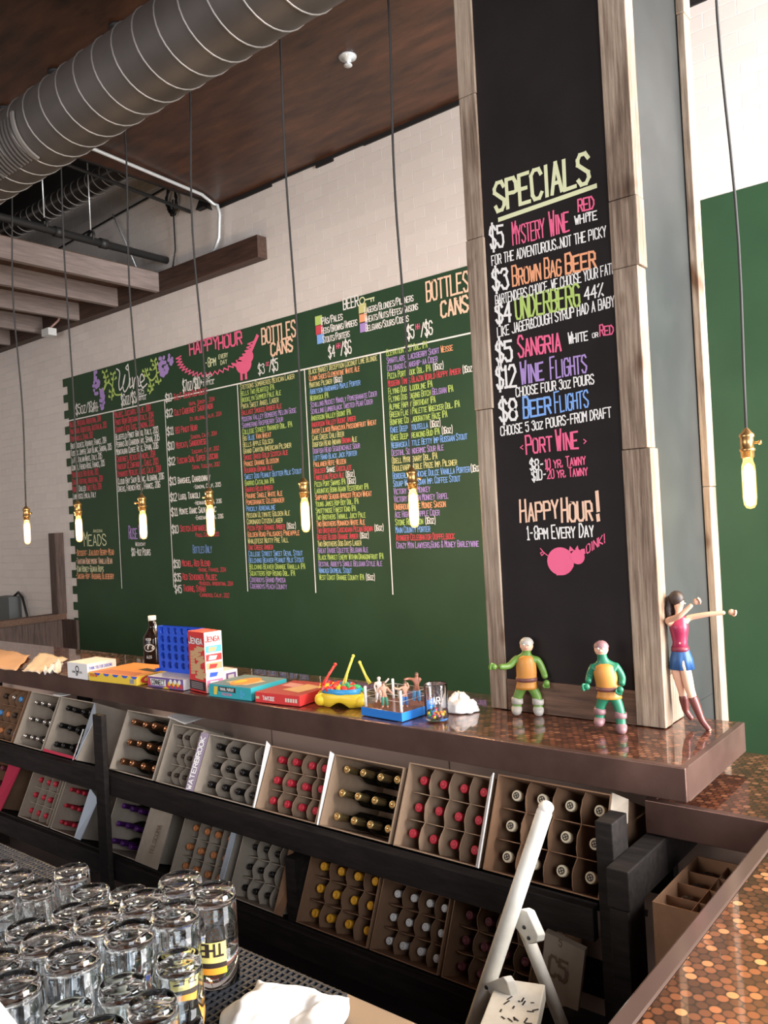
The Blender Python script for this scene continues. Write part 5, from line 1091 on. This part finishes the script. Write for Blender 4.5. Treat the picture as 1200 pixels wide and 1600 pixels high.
f.loft('top', [(1064, 1020, 0, 12.8, 10.5), (1064, 1006, 0, 11.0, 9.2), (1063, 992, 0, 13.2, 11.5), (1062.5, 984, -.003, 14.4, 13.2), (1062, 978, -.002, 14.2, 12.2), (1062, 973, 0, 13.4, 10.6), (1062, 968, 0, 12.6, 9), (1062, 964, 0, 8, 7)], red2)
f.loft('skirt', [(1067, 1048, 0, 18.5, 15), (1066, 1032, 0, 16.5, 13.4), (1065, 1020, 0, 13.6, 11.2), (1064.5, 1016, 0, 12.9, 10.6)], blu2, 60, .045)
f.loft('belt', [(1064.5, 1020, 0, 13.9, 11.5), (1064, 1013, 0, 13.0, 10.8)], fl('doll_belt', (.16, .02, .04), .4))
for s_ in 'lr':
    k, a, t_ = JD['kne'+s_], JD['ank'+s_], JD['toe'+s_]
    f.skin('boot', dict(a=(k[0]*.9+a[0]*.1, k[1]*.9+a[1]*.1, k[2], 8), b=(k[0]*.5+a[0]*.5, k[1]*.5+a[1]*.5, (k[2]+a[2])/2, 7.6), c=(a[0], a[1], a[2], 5.3), d=(t_[0], t_[1], t_[2], 4.4)), [('a', 'b'), ('b', 'c'), ('c', 'd')], fl('doll_boot', (.13, .035, .03), .35))
f.hand(1087, 938, -.062, 4.8, .8, -.6, SK); f.hand(1138, 955, -.016, 4.8, 1, 0, SK)
f.face(1065, 945, 0, 8.5, SK, .35)
hair = fl('doll_hair', (.028, .018, .015), .5); b = MB()
b.ball(f.P(1059, 938, .004), (12*f.s, 12*f.s, 12.5*f.s), 18)
for k in range(22):
    a = k/21; x0 = 1047 + 16*a; w0 = .014*math.sin(a*PI) + .006
    p = [f.P(x0+2*math.sin(q*2.2+k), 936 + q*9, w0 + .004*math.sin(q*1.7+k)) for q in range(6)]
    b.tube(p, [4.4*f.s, 4.8*f.s, 4.8*f.s, 4.4*f.s, 3.6*f.s, 1.6*f.s], 7)
b.build('hair', hair, f.t)
# small wrestlers
def wrestler(label, bx, by, J, skinm, tightm, hairm):
    f = Fig('toy_wrestler', label, bx, by, ringtop)
    f.skin('body', J, EDG, skinm)
    for s_ in 'lr':
        f.skin('tights', dict(h=(*J['hip'+s_][:3], J['hip'+s_][3]*1.18), k=(*J['kne'+s_][:3], J['kne'+s_][3]*1.18), a=(*J['ank'+s_][:3], J['ank'+s_][3]*1.18)), [('h', 'k'), ('k', 'a')], tightm)
    f.ball('hair', (J['hea'][0], J['hea'][1]-1.6, .001), (3.0, 3.0, 2.6), hairm); return f
def wj(x, y, H, arms, lean=0, face_w=0.0):       # joints of a small standing figure of height H px with feet at x, y
    u = H/8.0; X = lambda q: x + lean*q
    J = dict(pel=(X(.45), y-3.9*u, 0, (.72*u, .5*u)), wai=(X(.55), y-4.7*u, 0, (.72*u, .5*u)), che=(X(.75), y-5.7*u, 0, (.95*u, .6*u)), nec=(X(.9), y-6.6*u, 0, (.36*u, .36*u)), hea=(X(1), y-7.2*u, 0, (.55*u, .55*u)), top=(X(1), y-7.7*u, 0, (.45*u, .45*u)))
    for s_, e in (('l', -1), ('r', 1)):
        J['hip'+s_] = (X(.4)+e*.45*u, y-3.5*u, 0, .55*u); J['kne'+s_] = (X(.2)+e*.6*u, y-1.9*u, -.004, .42*u); J['ank'+s_] = (x+e*.7*u, y-.5*u, 0, .34*u); J['toe'+s_] = (x+e*.8*u, y-.25*u, -.008, .28*u)
        J['sho'+s_] = (X(.8)+e*1.05*u, y-6.1*u, 0, .42*u); (ex, ey, ew), (hx, hy, hw) = arms[s_]
        J['elb'+s_] = (ex, ey, ew, .34*u); J['wri'+s_] = (hx, hy, hw, .30*u)
    return J
pale, tan_ = fl('wrestler_pale', (.72, .58, .52), .4), fl('wrestler_tan', (.50, .25, .17), .4)
wrestler('pale toy wrestler with raised arm at the back of the ring', 592, 1101, wj(592, 1101, 40, dict(l=((585, 1076, 0), (588, 1084, -.01)), r=((602, 1070, 0), (608, 1063, -.005)))), pale, fl('tights_white', (.70, .66, .66)), fl('wr_bald', (.68, .52, .47)))
wrestler('toy wrestler in green tights reaching forward in the ring', 602, 1109, wj(602, 1109, 41, dict(l=((592, 1083, 0), (595, 1090, -.01)), r=((608, 1082, -.005), (614, 1087, -.012))), -3), tan_, fl('tights_green', (.05, .20, .13)), fl('wr_hair', (.10, .06, .04)))
wrestler('toy wrestler in blue tights punching on the right of the ring', 633, 1108, wj(633, 1108, 40, dict(l=((623, 1080, -.006), (615, 1077, -.010)), r=((639, 1077, 0), (636, 1070, 0)))), tan_, fl('tights_blue', (.03, .14, .42)), fl('wr_hair', (.10, .06, .04)))
g_ = wrestler('brown toy wrestler with both arms raised behind the blue tights', 651, 1102, wj(651, 1102, 49, dict(l=((638, 1064, 0), (631, 1065, -.008)), r=((655, 1062, 0), (655, 1068, -.006)))), fl('wrestler_brown', (.28, .11, .07), .4), fl('tights_sky', (.08, .26, .50)), fl('wr_hair', (.10, .06, .04)))

# ------------------------------------------------------------------ working counter with bar mat, glasses, towels
WC = .89
wc = thing('work_counter', 'steel topped work counter under the black bar mat', 'counter', (-1.9, .6, 0))
adopt(box_obj('counter_top', (-3.2, .1, WC-.04), (-.80, 1.035, WC), M['steel'], bevel=.003), wc)
adopt(box_obj('counter_body', (-3.2, .14, .08), (-.84, 1.0, WC-.041), M['rack']), wc)
mat_t = thing('bar_mat', 'black perforated rubber bar mat under the upturned glasses', 'bar mat', (-1.6, .7, WC+.0005))
b = MB(); x0, x1, y0, y1 = -2.55, -.965, .25, 1.022
b.box((x0, y0, WC+.0005), (x1, y1, WC+.003)); nxm, nym = int((x1-x0)/.014), int((y1-y0)/.014)
for i in range(nxm+1):
    x = x0 + i*(x1-x0-.005)/nxm; b.box((x, y0, WC+.003), (x+.0045, y1, WC+.0095))
for j in range(nym+1):
    y = y0 + j*(y1-y0-.005)/nym; b.box((x0, y, WC+.003), (x1, y+.0045, WC+.0088))
adopt(b.build('mat_grid', M['rubber']), mat_t)
MT = WC + .0098
def tumbler(name, H, R, taper, thick, facet=0):
    b = MB(); r = R*taper; b.lathe([(R-.0025, 0), (R-.0008, -.0006+.0006), (R, .002), (R*.5+r*.5, H*.5), (r, H-.014), (r*.965, H-.005), (r*.90, H-.0008), (r*.80, H), (r*.62, H-.002), (0, H-.003),], 40)
    b.lathe([(R-.0025, 0), (R*.5+r*.5-.0028, H*.5), (r-.0032, H-thick-.008), (r*.80, H-thick), (0, H-thick)], 40)
    if facet:
        for i, v in enumerate(b.v):
            a = math.atan2(v[1], v[0]); k = 1 + .022*math.cos(a*facet + v[2]*60)*(.2 < v[2]/H < .92); b.v[i] = (v[0]*k, v[1]*k, v[2])
    return b.mesh(name, M['clear'])
KM = {'pint': (tumbler('glass_wall', .160, .0415, .97, .016), .160, .0415), 'short': (tumbler('glass_wall', .118, .0385, .95, .017), .118, .0385), 'cut': (tumbler('glass_wall', .138, .0385, .88, .015, 10), .138, .0385)}
LBY, LBK, LBO, LBR = fl('label_yellow', (.72, .60, .18), .5), fl('label_black', (.03, .018, .014), .5), fl('label_orange', (.85, .33, .03), .5), fl('label_cream', (.66, .64, .52), .5)
def print_label(t, R, H, deg, style):
    a0 = math.radians(deg); n = 12; sp_ = .62; b = MB(); R2 = R*.992 + .0012
    if style == 'yellow': bands = [(.30, .52, 0), (.245, .30, 1), (.175, .245, 2)]
    elif style == 'low': bands = [(.20, .30, 0), (.30, .42, 1), (.14, .20, 2)]
    else: bands = [(.20, .62, 3), (.14, .20, 0)]
    for z0_, z1_, mi in bands:
        vs = []; fs = []
        for k in range(n+1):
            a = a0 - sp_ + 2*sp_*k/n; bow = .02*math.cos((k/n-.5)*PI) if mi in (0, 3) and style != 'yellow' else 0
            for zz in (z0_*H, (z1_+bow)*H): vs.append((R2*math.cos(a), R2*math.sin(a), zz))
        for k in range(n): fs.append((2*k, 2*k+2, 2*k+3, 2*k+1))
        b.add(vs, fs, mi, True)
    o = b.build('printed_label', [LBY, LBK, LBO, LBR], t)
    if style == 'yellow':
        I = Ink((0, 0, 0), (1, 0, 0), (0, 1, 0), 0.0); I.text('THE', -.020, 0, .020, LBK, .75, .26, True, fit=.044, jit=0)
        I.mb.v = [(-x, H*.50 - y, 0) for x, y, _ in I.mb.v]; wrap(I, R2+.0006, a0); I.build('lettering', o)
GL_ = [('pint', 331, 1388, 'tall tumbler with yellow printed label, rightmost in the upturned crowd on the mat', ('yellow', -10)), ('pint', 280, 1371, 'tall clear tumbler behind the rightmost labelled tumbler', None),
 ('pint', 270, 1420, 'tall tumbler with label edge showing just left of the rightmost labelled tumbler', ('yellow', 18)), ('pint', 219, 1400, 'tall clear tumbler second from the right in the back row', None), ('pint', 208, 1453, 'tall tumbler with cream label in the middle of the crowd', ('cream', -38)),
 ('pint', 152, 1436, 'tall clear tumbler behind and left of the cream labelled one', None), ('pint', 122, 1487, 'tall tumbler with cream label left of the middle one', ('cream', -30)), ('pint', 77, 1464, 'bluish tall tumbler left of centre in the crowd', None),
 ('pint', 44, 1528, 'big near tumbler with amber print at the lower left', ('low', -60)), ('pint', 8, 1497, 'tall tumbler cut by the left edge beside the big near one', None),
 ('short', 264, 1492, 'short tumbler with orange print standing before the labelled pair', ('low', -45)), ('short', 180, 1528, 'short thick rimmed tumbler in front of the middle cream label', ('low', -70)), ('short', 236, 1562, 'short tumbler nearest the white towel', None),
 ('short', 86, 1577, 'short tumbler at the bottom edge in front of the big near one', None), ('short', 146, 1600, 'short tumbler at the very bottom edge between two others', None),
 ('cut', 107, 1359, 'faceted glass with wavy walls standing tallest at the back left', None), ('cut', 51, 1383, 'faceted glass in front of the back left one', None), ('cut', 23, 1366, 'faceted glass near the left edge behind two others', None), ('cut', 2, 1353, 'faceted glass farthest back at the left edge', None), ('cut', 4, 1405, 'faceted glass cut off by the left edge, nearest of the faceted ones', None),
 ('short', 185, 1394, 'small tumbler at the back between faceted glass and tall ones', None), ('short', 140, 1401, 'small tumbler right of the faceted glasses', None), ('short', 96, 1424, 'small tumbler in front of the faceted back left glass', None), ('short', 163, 1425, 'small dark rimmed tumbler half hidden behind the tall ones', None), ('short', 52, 1443, 'small tumbler behind the bluish tall tumbler', None), ('short', 14, 1458, 'small tumbler at the left edge behind the big near glasses', None)]
pos = []
for kind, x, y, lab, lb in GL_:
    me, H, R = KM[kind]; p = pz(x, y, MT + H); pos.append([p.x, p.y, R])
for _ in range(400):                             # glasses stand side by side, never inside one another
    for i in range(len(pos)):
        for j in range(i):
            dx, dy = pos[i][0]-pos[j][0], pos[i][1]-pos[j][1]; d_ = math.hypot(dx, dy); need = pos[i][2]+pos[j][2]+.0025
            if d_ < need:
                k = (need-d_)/2/max(d_, 1e-6)*.8; pos[i][0] += dx*k; pos[i][1] += dy*k; pos[j][0] -= dx*k; pos[j][1] -= dy*k
    for q in pos: q[1] = min(q[1], 1.02-q[2]-.012)
for (kind, x, y, lab, lb), (X, Y, R) in zip(GL_, pos):
    me, H, _ = KM[kind]
    t = thing('drinking_glass', lab, 'glass', (X, Y, MT), (0, 0, 0), 'upturned glasses on the bar mat')
    o = bpy.data.objects.new('glass_wall', me); C.objects.link(o); o.parent = t
    if lb: print_label(t, R, H, math.degrees(math.atan2(-Y, -X)) + lb[1] + 0, lb[0])
# towel and napkin
def drape(name, label, cat, P, nu, nv, hgt, seed, m, base):
    vs = []; fs = []
    for j in range(nv+1):
        for i in range(nu+1):
            u, v = i/nu, j/nv; p = (P[0].lerp(P[1], u)).lerp(P[3].lerp(P[2], u), v)
            e = min(u, 1-u, v, 1-v); up = min(1, e*5)
            z = base + .004 + up*(hgt*(.45 + .6*noise.noise(Vector((u*2.6+seed, v*2.2, seed)))) + .012*abs(noise.noise(Vector((u*7, v*7, seed+3)))))
            k = .05*noise.noise(Vector((u*3, v*3, seed+9))); vs.append((p.x + k*.4, p.y + k*.3, max(base+.002, z)))
    for j in range(nv):
        for i in range(nu): q = j*(nu+1)+i; fs.append((q, q+1, q+nu+2, q+nu+1))
    o = MB().add(vs, fs, 0, True).build(name, m); s = o.modifiers.new('thick', 'SOLIDIFY'); s.thickness = .003; s.offset = 1
    return tag(o, label, cat)
P_ = [pz(310, 1640, MT), pz(520, 1690, MT), pz(545, 1566, MT), pz(405, 1536, MT)]
drape('bar_towel', 'crumpled white bar towel at the bottom edge beside the glasses', 'towel', P_, 30, 26, .035, 2, M['cloth'], MT)
P_ = [pz(x, y, MT+.165) for x, y in ((-50, 1553), (2, 1562), (31, 1599), (30, 1650), (-50, 1650))]
tag(MB().prism([(p.x, p.y) for p in P_], MT, MT+.165, axis='z').build('napkin_stack', M['cloth'], bevel=.006), 'tall white napkin stack cut off by the bottom left corner', 'napkins')

# ------------------------------------------------------------------ step ladder
ld = thing('step_ladder', 'chipped cream folding step ladder standing before the wine rack', 'ladder', (-1.0, 1.55, 0))
A = py(853, 1262, 1.70); B = py(741, 1600, 1.56); D_ = (B-A)/(A.z-B.z); Fl = A + D_*A.z
tp = [A + D_*(-.012), A + D_*.0, A + D_*.004, Fl]
adopt(MB().tube([A - D_*.004, A + D_*.010, A + D_*.3, Fl], [.013, .0185, .019, .019], 16).build('front_rail', M['ladder']), ld)
adopt(MB().ball(A, (.0185, .0185, .016), 14).build('rail_cap', M['ladder']), ld)
E0 = py(815, 1440, 1.68); E1 = py(878, 1600, 1.765); D2 = (E1-E0)/(E0.z-E1.z); G_ = E0 + D2*E0.z; G_.y = min(G_.y, 1.82)
adopt(MB().tube([E0, E1, G_], .0155, 14).build('rear_leg', M['ladder']), ld)
def plate(name, pts, Y, th, holes):
    P = [py(x, y, Y) for x, y in pts]; n = len(P); vs = P + [p + Vector((.6*th, th*.8, 0)) for p in P]
    o = MB().add(vs, [tuple(range(n)), tuple(range(2*n-1, n-1, -1))] + [(i, i+n, (i+1) % n+n, (i+1) % n) for i in range(n)]).build(name, M['ladder'], bevel=.002); adopt(o, ld)
    for x, y in holes: q = py(x, y, Y); adopt(MB().lathe([(0, .003), (.004, .002), (.005, 0)], 10, T=Matrix.Translation(q) @ Matrix.Rotation(PI/2, 4, 'X')).build('rivet', M['pipe']), o)
plate('hinge_plate', [(803, 1424), (815, 1420), (823, 1424), (840, 1462), (838, 1472), (826, 1476), (805, 1450)], 1.645, .02, [(819, 1449), (826, 1466)])
plate('hinge_plate', [(756, 1538), (786, 1526), (792, 1535), (812, 1603), (795, 1603), (770, 1562)], 1.55, .02, [(760, 1543), (785, 1560), (792, 1584)])
sz = py(790, 1530, 1.60).z
Q = [pz(778, 1527, sz), pz(852, 1538, sz), pz(838, 1604, sz), pz(748, 1604, sz)]
b = MB(); b.add([*Q, *[q + Vector((0, 0, -.035)) for q in Q]], [(0,3,2,1),(4,5,6,7),(0,1,5,4),(1,2,6,5),(2,3,7,6),(3,0,4,7)]); st = adopt(b.build('step_tread', M['ladder'], bevel=.003), ld)
rr = random.Random(3); b = MB()
for k in range(16):
    u, v = rr.uniform(.12, .9), rr.uniform(.45, .95); q = Q[0].lerp(Q[1], u).lerp(Q[3].lerp(Q[2], u), v) + Vector((0, 0, .0008)); l = rr.uniform(.006, .02); a = rr.uniform(0, 3)
    b.add([q, q + Vector((l*math.cos(a), l*math.sin(a), 0)), q + Vector((l*math.cos(a)-.004*math.sin(a), l*math.sin(a)+.004*math.cos(a), 0)), q + Vector((-.004*math.sin(a), .004*math.cos(a), 0))], [(0, 1, 2, 3)])
adopt(b.build('paint_chips', M['black']), st)
